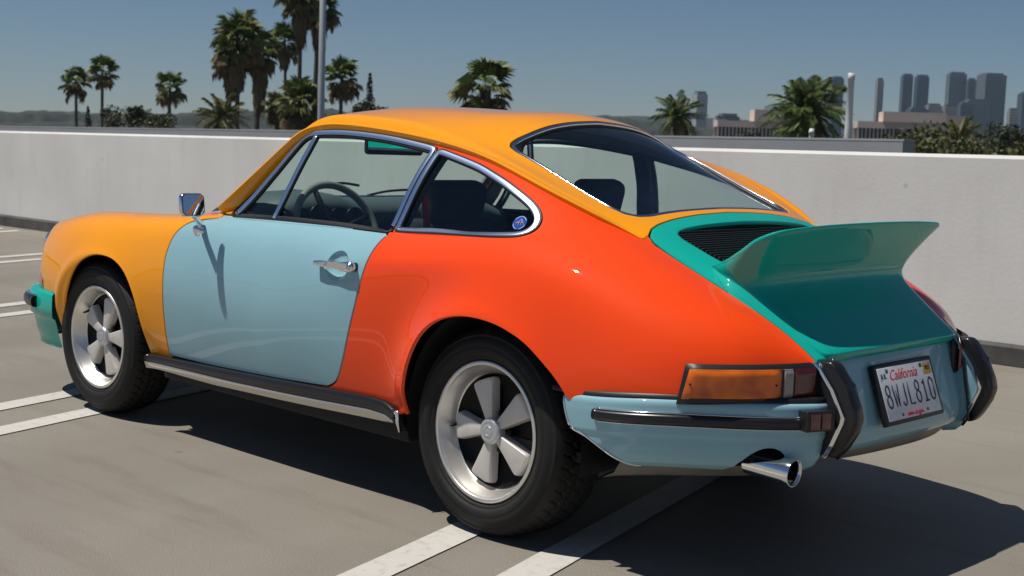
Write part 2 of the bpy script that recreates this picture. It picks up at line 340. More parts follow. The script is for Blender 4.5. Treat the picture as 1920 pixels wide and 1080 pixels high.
def smoothpoly(p,n=5): return [tuple(q) for q in cat_rom(p,n,True)]
QWINs=smoothpoly(QWIN[1:-2],4); QWINs=QWINs[:]  # rounded outline, sharp front corners kept
QW=[(.468,1.150)]+[tuple(q) for q in cat_rom(QWIN[1:-1],4)]+[(.524,.879)]
DW=[tuple(q) for q in cat_rom(DWIN[:-4],4)]+[DWIN[-4],(.531,.876),(.80,.878),(1.1,.877)]
DR=[tuple(q) for q in cat_rom(DOOR[1:-3],4)]+[(.528,.877),(.80,.879),(1.2,.878),(1.49,.874)]
RA=[tuple(q) for q in cat_rom(RARCH,4)]; FR=[tuple(q) for q in cat_rom(FARCH,4)]
# ---------------------------------------------------------------- the car
car=empty('vintage_sports_car'); tag(car,'vintage coupe with yellow roof, pale blue door, orange rear quarter and teal ducktail spoiler','car')
def panel(name,fields,mt,full=False,mirror_too=True,depth=.012,label=None,mt2=None):
    A,F=patch(FA if full else HA,FF if full else HF,*fields); V,Q,N=hem(A,F,depth)
    o=mk(name,V,Q,mt,car,N=N)
    if label: o['label']=label
    if not full and mirror_too:
        V2,Q2,N2=mirror(V,Q,N); o2=mk(name,V2,Q2,mt2 or mt,car,N=N2)
        return o,o2,A,F
    return o,A,F
g=.0085
side=vmax(7.93)
sill=lambda A:A[:,2]-SILLZ(A[:,0])
HCUP=[(.687+.058*math.cos(t),.757+.050*math.sin(t)) for t in np.linspace(0,2*math.pi,28,endpoint=False)]
doorF=[side,inside(DR,e=g/2),outside(DW,e=.004),outside(HCUP)]
door,doorR,_,_=panel('door',doorF,M_BLU,label='pale blue door')
FRX=[(1.45,.90),(1.478,.862)]  # fender: everything ahead of the door edge
quarterPoly=[(1.735,.20),(1.735,.40),(.66,.44)]+[(x,z) for x,z in DR if x<.66 and z>.44 and z<.874]+[(.529,.877),(.480,1.147),(.70,1.176),(1.10,1.190),(1.12,1.32),(-1.3,1.32),(-1.3,.20)]
qF=[lambda A:np.maximum((7.93-A[:,7])*.03,-.347-A[:,0]),xmax(1.12),outside(DR,e=g/2),inside(quarterPoly),outside(DW,e=.004),outside(QW,e=.001),outside(RA),sill,outside(LID,XY,e=g/2),lambda A:np.maximum(A[:,2]-.478,A[:,0]+.37)]
quarter,quarterR,QA,QF_=panel('rear_quarter_panel',qF,M_ORG,label='orange rear quarter panel')
NOSE=lambda A:A[:,2]-.470
HLc=np.array([2.888,.583,.668])
def headl(A):
    n=np.array([.89,.05,.45]); n=n/np.linalg.norm(n); d=A[:,:3]*[1,1,1]-HLc; d[:,1]=np.abs(A[:,1])-HLc[1]; h=d@n; rr=np.sqrt(np.maximum((d**2).sum(1)-h*h,0)); return np.where(h>-.15,rr-.093,.3)
fenF=[vmax(7.55),xmin(1.44),lambda A:np.maximum(A[:,2]-.40,A[:,0]-1.738),outside(DR,e=g/2),outside(DW,e=.004),outside(FR),sill,lambda A:np.maximum(NOSE(A),2.58-A[:,0]),headl,lambda A:np.maximum(1.86-A[:,0],np.maximum(7.0-A[:,7],np.maximum(.0,0)+1.60-A[:,0]-9)) if 0 else np.ones(len(A))]
apillar=lambda A:np.maximum(A[:,0]-1.505,6.4-A[:,7])   # leave the A-pillar base to the roof shell
flapF=outside(FLAP,XY,e=.0008)
A,F=patch(HA,HF,*fenF,flapF,apillar); V,Q,N=hem(A,F); fen=mk('front_fender',V,Q,M_YEL,car,N=N); fen['label']='yellow front fender'
A,F=patch(HA,HF,*fenF,inside(FLAP,XY,e=.0008),apillar); V2,Q2,N2=hem(A,F,.006,.0006); fl=mk('fuel_flap',V2,Q2,M_YEL,fen,N=N2)
A,F=patch(HA,HF,*fenF,apillar); V,Q,N=hem(A,F); mk('front_fender',*mirror(V,Q,N)[:2],M_YEL,car,N=N*[1,-1,1])
hood,_,_=panel('hood',[vmin(7.62),xmin(1.70),NOSE,headl],M_ORG,True,label='orange hood')
cowl,_,_=panel('cowl',[vmin(7.62),xmax(1.695),xmin(1.42),outside(WSCR,XY,e=.004),lambda A:-sdf(XY(A),[(1.70,.50),(1.56,.60),(1.50,.66),(1.3,.7),(1.0,.6),(1.0,.3),(1.2,.46),(1.42,.585),(1.50,.57),(1.60,.47)])-.0015],M_BLU,True,label='pale blue cowl')
APB=[(1.70,.50),(1.56,.60),(1.50,.66),(1.45,.75),(1.0,.75),(-1.5,.75),(-1.5,-.3),(1.13,-.3),(1.13,.3),(1.2,.46),(1.42,.585),(1.50,.57),(1.60,.47)]
roofF=[vmin(7.93),lambda A:A[:,0]+.347+g,xmax(1.60),outside(WSCR,XY,e=.003),outside(RWIN,XY,e=.003),outside(LID,XY,e=g/2),inside(APB,XY)]
roof,RAA,RFF=panel('roof',roofF,M_YEL,True,depth=.020,label='yellow roof skin with A pillars and rear window surround')
# engine lid, with the raised platform under the tail
A,F=patch(FA,FF,inside(LID,XY,e=g/2),outside(GRILLE,XY))
x_,y_=A[:,0],np.abs(A[:,1]); A=A.copy(); A[:,2]-=.022*smooth(.375,.335,y_)*smooth(-.60,-.66,x_)*smooth(-.905,-.88,x_)
V,Q,_=hem(A,F)
lid=mk('engine_lid',V,Q,M_TEAL,car); lid['label']='teal engine lid'
# ducktail: upper skin, rolled lip and concave under side, swept from left to right
B=cat_rom([(-.538,.385,.848),(-.575,.33,.858),(-.583,.22,.862),(-.585,.10,.864),(-.585,0,.865)],10)
Eg=cat_rom([(-.540,.402,.850),(-.60,.424,.872),(-.665,.447,.906),(-.725,.463,.942),(-.775,.455,.964),(-.800,.41,.974),(-.812,.28,.981),(-.818,.14,.984),(-.820,0,.985)],10)
def rs(P,n=61,brk=None):
    """resample; brk=(index of a corner in the dense curve, share of the samples before it)"""
    P=np.array(P)
    def seg(Q,m):
        d=np.concatenate([[0],np.cumsum(np.linalg.norm(np.diff(Q,axis=0),axis=1))]); d/=d[-1]; t=np.linspace(0,1,m); return np.stack([np.interp(t,d,Q[:,k]) for k in range(3)],1)
    if brk is None: return seg(P,n)
    m=int(n*brk[1]); return np.concatenate([seg(P[:brk[0]+1],m+1)[:-1],seg(P[brk[0]:],n-m)])
B=rs(B,brk=(10,.4)); Eg=rs(Eg,brk=(40,.4))
J=rs(cat_rom([(-.540,.402,.848),(-.600,.424,.838),(-.650,.421,.817),(-.692,.385,.803),(-.706,.30,.803),(-.713,.18,.806),(-.715,0,.807)],10),brk=(30,.4))
K=rs(cat_rom([(-.540,.404,.846),(-.630,.424,.811),(-.720,.408,.761),(-.81,.388,.704),(-.893,.372,.650),(-.912,.345,.642),(-.918,.2,.643),(-.921,0,.644)],10),brk=(40,.4))
rows=[]
mid=(B+Eg)/2; mid[:,2]-=.010; mid[:,0]-=.004
for t in np.linspace(0,1,9): rows.append(B*(1-t)**2+2*mid*t*(1-t)+Eg*t*t)
lipd=Eg-B; lipd/=np.linalg.norm(lipd,axis=1)[:,None]+1e-9
k_=np.linspace(0,1,61)[:,None]; th=.0075*np.minimum(1,k_*4+.2)
for a in (35,70,105,140): rows.append(Eg+lipd*th*math.sin(math.radians(a))+np.array([0,0,-1])*th*(1-math.cos(math.radians(a))))
E2=rows[-1]; n1,n2_=18,18
poly_=[E2*(1-t)+J*t for t in np.linspace(0,1,n1)]+[J*(1-t)+K*t for t in np.linspace(0,1,n2_)[1:]]
X=np.array(poly_); bow=np.sin(np.linspace(0,math.pi,n1))[:,None]; X[:n1,:,0]+=.012*bow*np.minimum(1,k_[:,0]*2); 
for _ in range(14): X[1:-1]=(X[:-2]+2*X[1:-1]+X[2:])/4
rows+=[X[i] for i in range(1,len(X))]
e_=smooth(.34,.46,k_)*np.ones((1,3)); o1=np.array([[-.001,.007,-.003]])*(1-e_)+np.array([[-.003,0,-.006]])*e_; o2=np.array([[0,.026,-.034]])*(1-e_)+np.array([[.010,0,-.026]])*e_; f0=np.minimum(1,k_*8)
rows+= [K+o1*f0, K+o2*f0]
Wg=np.array(rows); full=np.concatenate([Wg,(Wg*[1,-1,1])[:,-2::-1]],1); nr,nc=full.shape[:2]
V=full.reshape(-1,3); F=[(i*nc+k,(i+1)*nc+k,(i+1)*nc+k+1,i*nc+k+1) for i in range(nr-1) for k in range(nc-1)]
sp=mk('ducktail_spoiler',V,F,M_TEAL,car)
# grille slats
for i in range(17):
    x=-.372-i*.0122; w=.372-.0006*i*i*.35-(.04 if i==0 else 0)-(.012 if i>13 else 0)*(i-13)
    z=float(np.interp(-x,[.36,.45,.57],[.957,.921,.866]))-.010
    bm=bmesh.new(); box(bm,x-.0035,x+.0035,-w,w,z-.012,z+.002,.0012)
    for v in bm.verts: v.co.z-= .055*v.co.y**2*1.6
    bmo('grille_slat',bm,M_BLK,lid,True,40)
A,F=patch(FA,FF,inside(GRILLE,XY,e=-.02)); A=A.copy(); A[:,2]-=.040; mk('grille_tray',A[:,:3],F,M_BLK,lid)
# handle cup + handle on the door
def surf(x,z,field=None):
    m=(np.abs(HA[:,0]-x)<.03)&(np.abs(HA[:,2]-z)<.03)&(HA[:,7]<7.9); q=HA[m]; w=1/(((q[:,0]-x)**2+(q[:,2]-z)**2)+1e-6); w=w**2; return (q[:,:6]*w[:,None]).sum(0)/w.sum()
def cup(doorobj,sgn):
    V=[];F=[];n=28;K=8
    for k in range(K+1):
        s=k/K
        for t in np.linspace(0,2*math.pi,n,endpoint=False):
            x=.687+.058*(1-s)*math.cos(t); z=.757+.050*(1-s)*math.sin(t); b=surf(x,z); V.append((x,(b[1]-.017*math.sin(min(1,(1.0-(1-s)**2)*1.1)*math.pi/2))*sgn,z))
    for k in range(K):
        for i in range(n): F.append((k*n+i,k*n+(i+1)%n,(k+1)*n+(i+1)%n,(k+1)*n+i))
    if sgn<0: F=[q[::-1] for q in F]
    mk('handle_recess',V,F,M_BLU,doorobj)
    y0=float(surf(.68,.76)[1])
    bm=bmesh.new(); prism(bm,[(.782,.752),(.782,.768),(.74,.771),(.67,.772),(.62,.776),(.592,.780),(.578,.772),(.574,.760),(.580,.748),(.60,.743),(.63,.746),(.68,.752),(.74,.751)],y0+.012,y0+.030,.006)
    o=bmo('door_handle',bm,M_CHR,doorobj,True,50)
    bm=bmesh.new(); prism(bm,[(.616,.749),(.616,.773),(.59,.776),(.580,.768),(.580,.752),(.59,.746)],y0-.006,y0+.014,.003); prism(bm,[(.781,.752),(.781,.767),(.760,.768),(.760,.752)],y0-.006,y0+.014,.003)
    o2=bmo('handle_mount',bm,M_RUB,doorobj,True,50)
    V,F=lathe([(0,y0+.0335),(.0085,y0+.0335),(.0095,y0+.031),(.0095,y0+.028)],20); V=V+[.592,0,.762]
    o3=mk('handle_button',V,F,M_STEEL,doorobj)
    if sgn<0:
        for q in (o,o2,o3):
            for v in q.data.vertices: v.co.y*=-1
            q.data.flip_normals()
cup(door,1); cup(doorR,-1)
# ================================================================ CAR: SHELL, GLASS, TRIM
def part(name,V,F,mt,parent=car,both=True,N=None,smooth=True):
    o=mk(name,V,F,mt,parent,smooth,N)
    if both: o2=mk(name,*mirror(np.asarray(V),F),mt,parent,smooth); return o,o2
    return o
def bmpart(name,fn,mt,parent=car,both=True,smooth=True,sharp=40):
    res=[]
    for s in ((1,-1) if both else (1,)):
        bm=bmesh.new(); fn(bm)
        if s<0:
            for v in bm.verts: v.co.y*=-1
        res.append(bmo(name,bm,mt,parent if not isinstance(parent,tuple) else parent[0 if s>0 else 1],smooth,sharp))
    return res if both else res[0]
# inner shell: dark backing behind panels (seams, pillars, headlining)
def inset(A,d): A=A.copy(); A[:,:3]-=A[:,3:6]*d; return A
A,F=patch(FA,FF,vmin(5.3),outside(DW,e=.012),outside(QW,e=.010),outside(WSCR,XY,e=.010),outside(RWIN,XY,e=.012),outside(GRILLE,XY,e=.0),xmax(1.60),xmin(-.90))
A=inset(A,.022); A2=inset(A,.012)
mk('headlining',A[:,:3],F,mat('headliner_vinyl',(.085,.095,.098),.8),car)
A,F=patch(FA,FF,lambda A:(5.35-A[:,7])*.03,outside(RA,e=.015),outside(FR,e=.015),xmin(-.86),lambda A:A[:,2]-.30,headl,lambda A:np.maximum(NOSE(A),2.58-A[:,0]),lambda A:np.maximum(A[:,2]-.50,A[:,0]+.37),lambda A:-sdf(XZ(A),HCUP)-.02)
A=inset(A,.020); mk('inner_side_shell',A[:,:3],F,M_SHELL,car)
A,F=patch(FA,FF,vmin(5.25),xmin(1.58),NOSE,headl); A=inset(A,.020); mk('inner_nose_shell',A[:,:3],F,M_SHELL,car)
# glass
postL=[(1.096,1.200),(1.186,.865)]
def pane(name,fields,full=False,d=.010,lab=None,parent=car):
    A,F=patch(FA if full else HA,FF if full else HF,*fields); A=inset(A,d)
    if full: return mk(name,A[:,:3],F,M_GLASS,parent)
    o,o2=part(name,A[:,:3],F,M_GLASS,parent); return o
mainP=[(1.093,1.3),(1.183,.80),(.30,.80),(.30,1.3)]; ventP=[(1.098,1.3),(1.188,.80),(1.7,.80),(1.7,1.3)]
side8=lambda A:(8.3-A[:,7])*.03
pane('door_window',[inside(DW,e=-.004),inside(mainP),side8]); pane('vent_window',[inside(DW,e=-.004),inside(ventP),side8]); pane('rear_side_window',[inside(QW,e=-.003),side8],d=.006)
pane('windscreen',[inside(WSCR,XY,e=-.004)],True,.008); rwg=pane('rear_window',[inside(RWIN,XY,e=-.004)],True,.014)
# frames
def loop_of(fields,full=False,d=0,step=.012):
    A,F=patch(FA if full else HA,FF if full else HF,*fields); L=max(loops(F),key=len); return resample(A[L,:3]-A[L,3:6]*d,A[L,3:6],step)
P,N=loop_of([inside(QW),side8])
part('rear_side_window_frame',*sweep(P,N,rprof(-.0185,-.001,-.006,.0055,.0012)),M_FRAME); part('rear_side_window_seal',*sweep(P,N,rprof(-.002,.0055,-.012,.0045,.003)),M_SEAL)
part('rear_side_window_gasket',*sweep(P,N,rprof(-.022,-.015,-.010,.001,.002)),M_SEAL)
P,N=loop_of([inside(DW),side8],step=.010)
T=tangents(P,N); n=len(P)
# door frame: metal everywhere but along the belt; there a flat black seal
top=[i for i in range(n) if P[i][2]>.889]
br=[k for k in range(len(top)) if top[k]-top[k-1]!=1 and k>0]; 
if br: top=top[br[0]:]+top[:br[0]]
part('door_window_frame',*sweep(P[top],N[top],rprof(-.0165,.0005,-.006,.0065,.0012),closed=False,T=T[top]),M_FRAME)
part('door_window_gasket',*sweep(P[top],N[top],rprof(-.024,-.013,-.010,.002,.002),closed=False,T=T[top]),M_SEAL)
part('door_frame_seal',*sweep(P[top],N[top],rprof(0,.006,-.012,.003,.002),closed=False,T=T[top]),M_SEAL)
bot=[i for i in range(n) if i not in set(top)]
br=[k for k in range(len(bot)) if bot[k]-bot[k-1]!=1 and k>0]
if br: bot=bot[br[0]:]+bot[:br[0]]
part('belt_seal',*sweep(P[bot],N[bot],rprof(-.014,.006,-.012,.002,.002),closed=False,T=T[bot]),M_SEAL)
# B pillar: painted strip gap between the two frames is closed by the quarter panel; vent post
def surfpath(p0,p1,n=14,d=0):
    out=[];nn=[]
    for t in np.linspace(0,1,n):
        x=p0[0]+(p1[0]-p0[0])*t; z=p0[1]+(p1[1]-p0[1])*t; b=surf(x,z); out.append([x,b[1],z]-b[3:6]*d); nn.append(b[3:6])
    return np.array(out),np.array(nn)
P,N=surfpath((1.095,1.186),(1.183,.878)); P=P*.35+np.linspace(P[0],P[-1],len(P))*.65; part('vent_post',*sweep(P,N,rprof(-.0085,.0085,-.008,.004,.0012),closed=False),M_FRAME)
part('vent_post_seal',*sweep(P,N,rprof(.0085,.017,-.010,-.001,.002) if True else 0,closed=False),M_SEAL)
part('vent_post_seal',*sweep(P,N,rprof(-.013,-.0085,-.010,-.001,.002),closed=False),M_SEAL)
P,N=loop_of([inside(WSCR,XY)],True); mk('windscreen_trim',*sweep(P,N,rprof(-.020,-.005,-.004,.008,.003)),M_CHR,car); mk('windscreen_seal',*sweep(P,N,rprof(-.006,.002,-.014,.004,.003)),M_SEAL,car)
P,N=loop_of([inside(RWIN,XY)],True)
mk('rear_window_seal',*sweep(P,N,rprof(-.005,.001,-.026,-.002,.002)),M_SEAL,car); mk('rear_window_trim',*sweep(P,N,rprof(-.016,-.004,-.016,-.001,.004)),M_CHR,car); mk('rear_window_gasket',*sweep(P,N,rprof(-.021,-.015,-.020,-.009,.002)),M_SEAL,car)
# drip gutter along the roof rail and down the A and C pillars
i0,i1=np.searchsorted(GU,[7.02,14.06]); jv=int(np.argmin(abs(GV-7.95)))
P,N=resample(G[i0:i1,jv],GN[i0:i1,jv] if GN[nu_//2,-1,2]>0 else -GN[i0:i1,jv],.012,False,4)
out=np.zeros_like(P); d=np.gradient(P,axis=0); d/=np.linalg.norm(d,axis=1)[:,None]
side_=np.cross(d,[0,0,1.]); side_/=np.linalg.norm(side_,axis=1)[:,None]; side_*=np.sign(side_[:,1:2])
upv=np.cross(side_,d); upv*=np.sign(upv[:,2:3]); tp=np.minimum(1,np.linspace(0,1,len(P))[:,None][::-1]*12+.15)
V=[];prof=[(-.012,.007),(.006,.0095),(.014,.0075),(.0165,.0035),(.0125,-.006),(.0045,-.0195),(.001,-.0195),(.000,-.010),(-.012,-.010)]
for i in range(len(P)):
    w_=float(smooth(1.08,1.20,P[i][0]))
    for (a,b),(a2,b2) in zip(prof,[(-.018,.010),(.012,.015),(.0225,.0135),(.026,.009),(.015,-.004),(-.004,-.029),(-.006,-.029),(.000,-.010),(-.018,-.010)]): V.append(P[i]+side_[i]*(a*(1-w_)+a2*w_)*tp[i]+upv[i]*(b*(1-w_)+b2*w_)*tp[i])
k=len(prof); F=[(i*k+q,i*k+(q+1)%k,(i+1)*k+(q+1)%k,(i+1)*k+q) for i in range(len(P)-1) for q in range(k)]+[tuple(range(k)),tuple((len(P)-1)*k+q for q in range(k))[::-1]]
for s in (1,-1):
    V_=np.array(V)*[1,s,1]; bm=bmesh.new(); vs=[bm.verts.new(v) for v in V_]; [bm.faces.new([vs[i] for i in q]) for q in F]; bmo('drip_gutter',bm,M_YEL,roof,True,40)
# sill: black strip over bright trim
xs=np.linspace(1.868,.386,80); base=np.array([[x,0,SILLZ(x)-.003] for x in xs]); yy=np.array([surf(x,.335)[1] for x in xs])
def sillstrip(name,prof,mt,x0=1.858,x1=.372,drop=0):
    V=[];F=[];k=len(prof)
    for i,x in enumerate(xs):
        for a,b in prof: zt_,zb_=(float(SILLZ(x))+.004,float(SILLM(x))) if mt is M_RUB else (float(SILLM(x)),float(SILLB(x))); V.append((x,yy[i]+a+.009,zt_+(zb_-zt_)*b))
    for i in range(len(xs)-1):
        for q in range(k): F.append((i*k+q,(i+1)*k+q,(i+1)*k+(q+1)%k,i*k+(q+1)%k))
    F+=[tuple(range(k))[::-1],tuple((len(xs)-1)*k+q for q in range(k))]
    return part(name,V,F,mt)
sillstrip('sill_rubber_strip',[(-.03,.0),(.004,.0),(.011,.10),(.015,.35),(.0155,.75),(.012,.97),(-.02,1.0)],M_RUB)
sillstrip('sill_trim',[(-.02,.0),(.011,.01),(.0125,.10),(.004,.93),(.000,1.0),(-.03,1.0)],M_STEEL)
bmpart('sill_end_cap',lambda bm:prism(bm,[(.392,.318),(.384,.326),(.368,.320),(.366,.29),(.360,.258),(.366,.256),(.378,.285)],.715,.778,.003),M_CHR)
# front drop skin below the sill and underbody
bmpart('underbody',lambda bm:(box(bm,.40,1.86,-.70,.70,.205,.285,.01),box(bm,-.55,.42,-.50,.50,.25,.33,.02),box(bm,1.80,2.9,-.42,.42,.22,.30,.01)),M_BLK,both=False)
bmpart('engine',lambda bm:(box(bm,-.84,-.40,-.40,.40,.315,.50,.03)),M_BLK,both=False)
# wheel wells
for X,Z,R0,yo,A0_,A1_ in ((0-.015,.325,.366,.755,-14,205),(2.225,.315,.366,.735,8,170)):
    V,F=lathe([(R0,yo),(R0,.46),(.0,.46)],40,ang=math.radians(A1_)); a=math.radians(A0_); c,s=math.cos(a),math.sin(a); V=np.stack([V[:,0]*c-V[:,2]*s,V[:,1],V[:,0]*s+V[:,2]*c],1)+[X,0,Z]; part('wheel_well',V,F,M_BLK)
# ---------------------------------------------------------------- bumpers
def planoff(P,o):
    d=np.gradient(P,axis=0); n=np.stack([d[:,1],-d[:,0]],1); n/=np.linalg.norm(n,axis=1)[:,None]; return n*o
RB=cat_rom([(-.30,.800),(-.40,.803),(-.50,.795),(-.60,.768),(-.69,.722),(-.765,.662),(-.836,.600),(-.888,.542),(-.925,.490),(-.947,.445),(-.945,.405),(-.90,.365)],8)
def bump_sweep(PL,prof,sgn=1,zf=lambda t,x:0):
    d=np.gradient(PL,axis=0); n=np.stack([d[:,1],-d[:,0]],1)*sgn; n/=np.linalg.norm(n,axis=1)[:,None]; V=[];k=len(prof)
    for i,(x,y) in enumerate(PL):
        for a,b in prof: V.append((x+n[i,0]*a,y+n[i,1]*a,b+zf(i/(len(PL)-1),x)))
    F=[(i*k+q,i*k+q+1,(i+1)*k+q+1,(i+1)*k+q) for i in range(len(PL)-1) for q in range(k-1)]
    return np.array(V),F
rz=lambda t,x: .022*smooth(-.35,-.72,x)
prof=[(-.07,.503),(-.02,.5015),(-.006,.4995),(0,.495),(.003,.486),(.003,.46),(.001,.43),(-.001,.405),(-.005,.398),(-.0065,.390),(-.009,.37),(-.016,.345),(-.030,.322),(-.055,.306),(-.09,.300)]
pr=np.array(prof); s_=np.concatenate([[0],np.cumsum(np.hypot(*np.diff(pr,axis=0).T))]); tt=np.linspace(0,s_[-1],70); prof=np.stack([np.interp(tt,s_,pr[:,0]),np.interp(tt,s_,pr[:,1])],1)
def sgnn(): 
    d=np.gradient(RB,axis=0); n=np.stack([d[:,1],-d[:,0]],1); return 1 if n[0,1]>0 else -1
V,F=bump_sweep(RB,prof,sgnn(),rz)
tri=np.array([t for q in F for t in ((q[0],q[1],q[2]),(q[0],q[2],q[3]))]); cutl=[(-.353,.60),(-.353,.494),(-.362,.45),(-.378,.408),(-.40,.399),(-.43,.392),(-.47,.37),(-.518,.340),(-.56,.315),(-.62,.29),(-.62,.2),(-2,.2),(-2,.6)]
exc=[(-.80+.062*math.cos(t),.335+.055*math.sin(t)) for t in np.linspace(0,2*math.pi,24,endpoint=False)]
A0=np.concatenate([V,np.zeros((len(V),5))],1)
vn=np.zeros_like(V); 
for t in tri: vn[t]+=np.cross(V[t[1]]-V[t[0]],V[t[2]]-V[t[0]])
vn/=np.linalg.norm(vn,axis=1)[:,None]+1e-12
if vn[len(vn)//2]@[0,1,0]<0 and vn[len(vn)//2]@[-1,0,0]<0: tri=tri[:,::-1]; vn=-vn
A0[:,3:6]=vn
EXC=[(.555+.048*math.cos(t),.338+.064*math.sin(t)) for t in np.linspace(0,2*math.pi,24,endpoint=False)]
Ab,Fb=patch(A0,tri,lambda A:sdf(A[:,[0,2]],cutl),lambda A:np.where(A[:,0]<-.6,-sdf(A[:,[1,2]],EXC),1.))
bl,br_=part('rear_bumper',Ab[:,:3],Fb,M_BLU)
bl['label']='pale blue rear bumper corner'
L=max(loops(Fb),key=len); P,N=Ab[L,:3],Ab[L,3:6]; m=[i for i in range(len(P)) if P[i][0]>-.60 and abs(sdf(P[i:i+1,[0,2]],cutl)[0])<.002]
br=[k for k in range(len(m)) if k>0 and m[k]-m[k-1]!=1]
if br: m=m[br[0]:]+m[:br[0]]
P1,N1=resample(P[m],N[m],.010,False); part('bumper_edge_trim',*sweep(P1,N1,rprof(-.003,.003,-.004,.004,.002),closed=False),M_CHR)
# rubber rub strip with bright edges
sub=RB[(RB[:,0]<-.452)&(RB[:,0]>-.940)]
part('bumper_gasket',*bump_sweep(RB,[(-.075,.515),(-.018,.515),(-.006,.511),(-.005,.4985)],sgnn(),rz),M_SEAL)
def strip(PL,sg,zc,h,th,zf):
    a=h/2; V,F=bump_sweep(PL,[(0,zc+a),(th*.7,zc+a*.9),(th,zc+a*.4),(th,zc-a*.4),(th*.7,zc-a*.9),(0,zc-a)],sg,zf)
    k=6;n=len(PL); F=F+[tuple(range(k)),tuple((n-1)*k+q for q in range(k))[::-1]]; return V,F
zs=lambda t,x: .012*smooth(-.45,-.72,x)
taper=lambda t,x: zs(t,x)
part('bumper_rubber_strip',*strip(sub,sgnn(),.4575,.030,.016,zs),M_RUB)
part('bumper_strip_trim',*strip(sub[1:],sgnn(),.4745,.0045,.009,zs),M_CHR); part('bumper_strip_trim',*strip(sub[1:],sgnn(),.4405,.0035,.008,zs),M_CHR)
V,F=lathe([(0,.0165),(.010,.0155),(.014,.011),(.015,.0)],20)
# side reflector block
def refl(bm):
    M_=Matrix.Translation((-.944,.468,.480))@Matrix.Rotation(math.radians(70),4,'Z'); box(bm,-.046,.046,-.012,.028,-.027,.027,.003,M_)
ra=bmpart('reflector_housing',refl,M_RUB)
for yv,w in ((.020,.0155),(-.016,.0145)):
    def rf(bm,yv=yv,w=w):
        M_=Matrix.Translation((-.944,.468,.480))@Matrix.Rotation(math.radians(70),4,'Z'); box(bm,yv-w,yv+w,.0275,.031,-.021,.021,.001,M_)
    bmpart('reflector',rf,M_REDL,parent=tuple(ra))
# centre panel and valance
CP=[(-.885,.633),(-.900,.631),(-.908,.624),(-.914,.60),(-.925,.56),(-.942,.50),(-.957,.445),(-.962,.415),(-.958,.388),(-.945,.368),(-.918,.356),(-.88,.352)]
ys=np.linspace(-.395,.395,41); V=[(x+.020*(y/.395)**2*1.0,y,z) for y in ys for x,z in CP]; k=len(CP); F=[(i*k+q,(i+1)*k+q,(i+1)*k+q+1,i*k+q+1) for i in range(40) for q in range(k-1)]
cp=mk('rear_centre_panel',V,F,M_BLU,car); cp['label']='pale blue panel carrying the plate'
VP=[(-.935,.366),(-.930,.350),(-.918,.334),(-.890,.322),(-.82,.318),(-.60,.315)]
V=[(x+.10*(abs(y)/.52)**2.5,y,z+.010*(y/.5)) for y in np.linspace(-.47,.52,41) for x,z in VP]; k=len(VP); F=[(i*k+q,(i+1)*k+q,(i+1)*k+q+1,i*k+q+1) for i in range(40) for q in range(k-1)]
mk('rear_valance',V,F,M_GREY,car)
V=[(x,y,z) for y in np.linspace(.40,.74,20) for x,z in [(-.77+.26*max(0,(y-.45)/.29)**1.3,.322),(-.75+.26*max(0,(y-.45)/.29)**1.3,.290),(-.66+.2*max(0,(y-.45)/.29),.275),(-.45,.268)]]
F=[(i*4+q,(i+1)*4+q,(i+1)*4+q+1,i*4+q+1) for i in range(19) for q in range(3)]; mk('muffler',V,F,M_GREY,car)
V,F=tube([(-.60,.36,.345),(-.70,.36,.345),(-.74,.20,.345),(-.76,-.1,.345),(-.74,-.35,.35)],.045,16); mk('muffler_can',V,F,M_GREY,car)
# bumper guards
GI=[(-.90,.624),(-.915,.618),(-.927,.606),(-.965,.555),(-1.003,.488),(-1.000,.474),(-.975,.415),(-.953,.376),(-.93,.366),(-.90,.44)]
gl=bmpart('bumper_guard',lambda bm:prism(bm,GI,.368,.378,.003),M_BLU); bmpart('guard_hollow_shade',lambda bm:prism(bm,[(x+.004,z-.004 if z>.5 else z+.004) for x,z in GI],.378,.420,.003),M_SEAL,parent=tuple(gl))  # black fill outboard paints in the shade of the guard's open side
GC=[(-.905,.624),(-.925,.608),(-.965,.557),(-1.003,.490),(-1.000,.474),(-.975,.415),(-.953,.374)]
GCo=[(x-.004,z) for x,z in GC][::-1]
def edge(y0,y1): return lambda bm:prism(bm,[(x+.005,z) for x,z in GC]+[(x-.006,z+(.001 if z>.5 else -.001)) for x,z in GC[::-1]],y0,y1,.0008,2)
bmpart('guard_trim',edge(.360,.428),M_CHR,parent=tuple(gl))
GR=[(-.905,.627),(-.930,.606),(-.970,.555),(-1.008,.490),(-1.005,.473),(-.980,.413),(-.955,.372)]
bmpart('guard_rubber',lambda bm:prism(bm,[(x,z) for x,z in GR]+[(-.980,.374),(-1.002,.400),(-1.028,.445),(-1.039,.482),(-1.032,.515),(-1.003,.572),(-.968,.620),(-.950,.632)],.370,.417,.010,3),M_RUB,parent=tuple(gl))
V,F=tube([(-.925,.364,.632),(-.945,.363,.56),(-.955,.362,.50),(-.968,.362,.44),(-.972,.362,.385),(-.955,.362,.362)],.0045,8); part('guard_seal',V,F,M_RUB)
